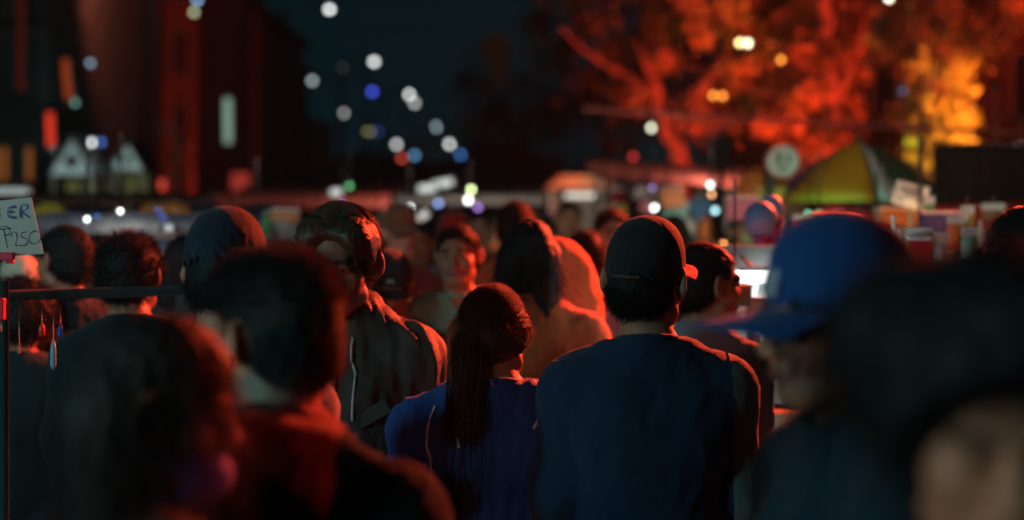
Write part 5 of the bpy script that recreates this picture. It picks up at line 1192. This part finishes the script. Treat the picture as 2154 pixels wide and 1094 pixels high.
ink([[(8, 482), (16, 522)], [(-8, 492), (-2, 478), (12, 475), (22, 482), (20, 492), (10, 497)], [(-14, 484), (26, 480)], [(22, 497), (26, 488), (34, 488), (37, 498), (33, 514), (34, 518), (50, 516)], [(56, 488), (44, 489), (45, 500), (56, 501), (59, 511), (52, 517), (43, 515)],
     [(72, 486), (62, 492), (61, 508), (69, 514), (82, 510), (88, 498), (82, 487), (70, 486)]], blk, .0011)
for a, b, lb in ((at(6, 539, 3.13), (.056, .02), 'clip'), ):
    t = empty('red_clip', a, 'red plastic clip under the price sign', 'clip', 'red clips on the rack'); mb = MB(); mb.box((0, 0, 0), (.05, .016, .017)); mb.box((.016, 0, -.012), (.018, .014, .008)); mb.build('jaw', mat('red_plastic', (.75, .01, .06), .4, .05), t, .002); mb = MB(); mb.tube([(-.02, .0, -.004), (-.02, .0, -.03)], .005, 6); mb.build('spring', METAL, t)
a = at(1, 650, 3.13); t = empty('red_clip', a, 'larger red plastic tag lower on the rack upright', 'clip', 'red clips on the rack'); mb = MB(); mb.box((0, 0, 0), (.02, .02, .048)); mb.build('jaw', mat('red_plastic', (.75, .01, .06), .4, .05), t, .003); mb = MB(); mb.tube([(0, 0, -.02), (0, 0, -.05)], .003, 6); mb.build('spring', METAL, t)
# small wares hanging from the rack rail
its = [('red', 88, 694, 'red lighter shaped trinket hanging on the rack', .013, .03), ('blue', 127, 695, 'blue glass trinket hanging on the rack', .010, .03), ('amber', 40, 738, 'small amber pendant on the rack', .007, .014), ('clear', 112, 745, 'pale blue ribbon strip hanging under the blue trinket', .012, .07)]
tm_ = {'red': mat('trinket_red', (.8, .06, .03), .25, .1), 'blue': mat('trinket_blue', (.03, .2, .9), .15, .1), 'amber': mat('trinket_amber', (.6, .3, .12), .25, .1), 'clear': mat('trinket_pale', (.25, .5, .65), .4, .1)}
for c, px, py, lb, w_, h_ in its:
    a = at(px, py, 3.25); t = empty('trinket', a, lb, 'trinket', 'trinkets hanging on the rack'); mb = MB(); mb.lathe((0, 0, -h_ / 2), [(w_ * .3, 0), (w_ * .6, h_ * .15), (w_ * .55, h_ * .7), (w_ * .2, h_)], 10); mb.build('charm', tm_[c], t); mb = MB(); mb.tube([(0, 0, h_ / 2), (0, 0, 1.44 - a.z)], .0012, 5); mb.build('thread', METAL, t)
    mb = MB(); mb.ball((.012, -.01, h_ * .8), .002, 8, 6); mb.build('bead', mat('chrome', (.8, .8, .8), .08, .02, metal=1), t)
p = at(22, 402, 7); t = empty('light_box', p, 'white light box above the price sign at the left edge', 'light box'); mb = MB(); mb.box((0, .05, 0), (.16, .08, .05)); mb.build('case', WHITEP, t, .004); mb = MB(); mb.box((0, .0, 0), (.15, .014, .04)); mb.build('face', emi('box_face', (.55, .65, .62), .40), t); mb = MB(); mb.tube([(0, .05, 0), (0, .05, -p.z)], .012, 6); mb.build('post', METAL, t)

# ------------------------------------------------------------------ thin night haze
mb = MB(); mb.box((0, 153, 9), (640, 440, 22)); hz = mb.build('haze', None); hz.data.materials.clear()
hm = bpy.data.materials.new('haze_air'); hm.use_nodes = True; n_ = hm.node_tree; n_.nodes.remove(n_.nodes['Principled BSDF'])
pv = n_.nodes.new('ShaderNodeVolumePrincipled'); pv.inputs['Color'].default_value = (.50, .92, 1.0, 1); pv.inputs['Density'].default_value = .0006; pv.inputs['Anisotropy'].default_value = .3
n_.links.new(pv.outputs[0], n_.nodes['Material Output'].inputs['Volume']); hz.data.materials.append(hm); hz['kind'] = 'stuff'
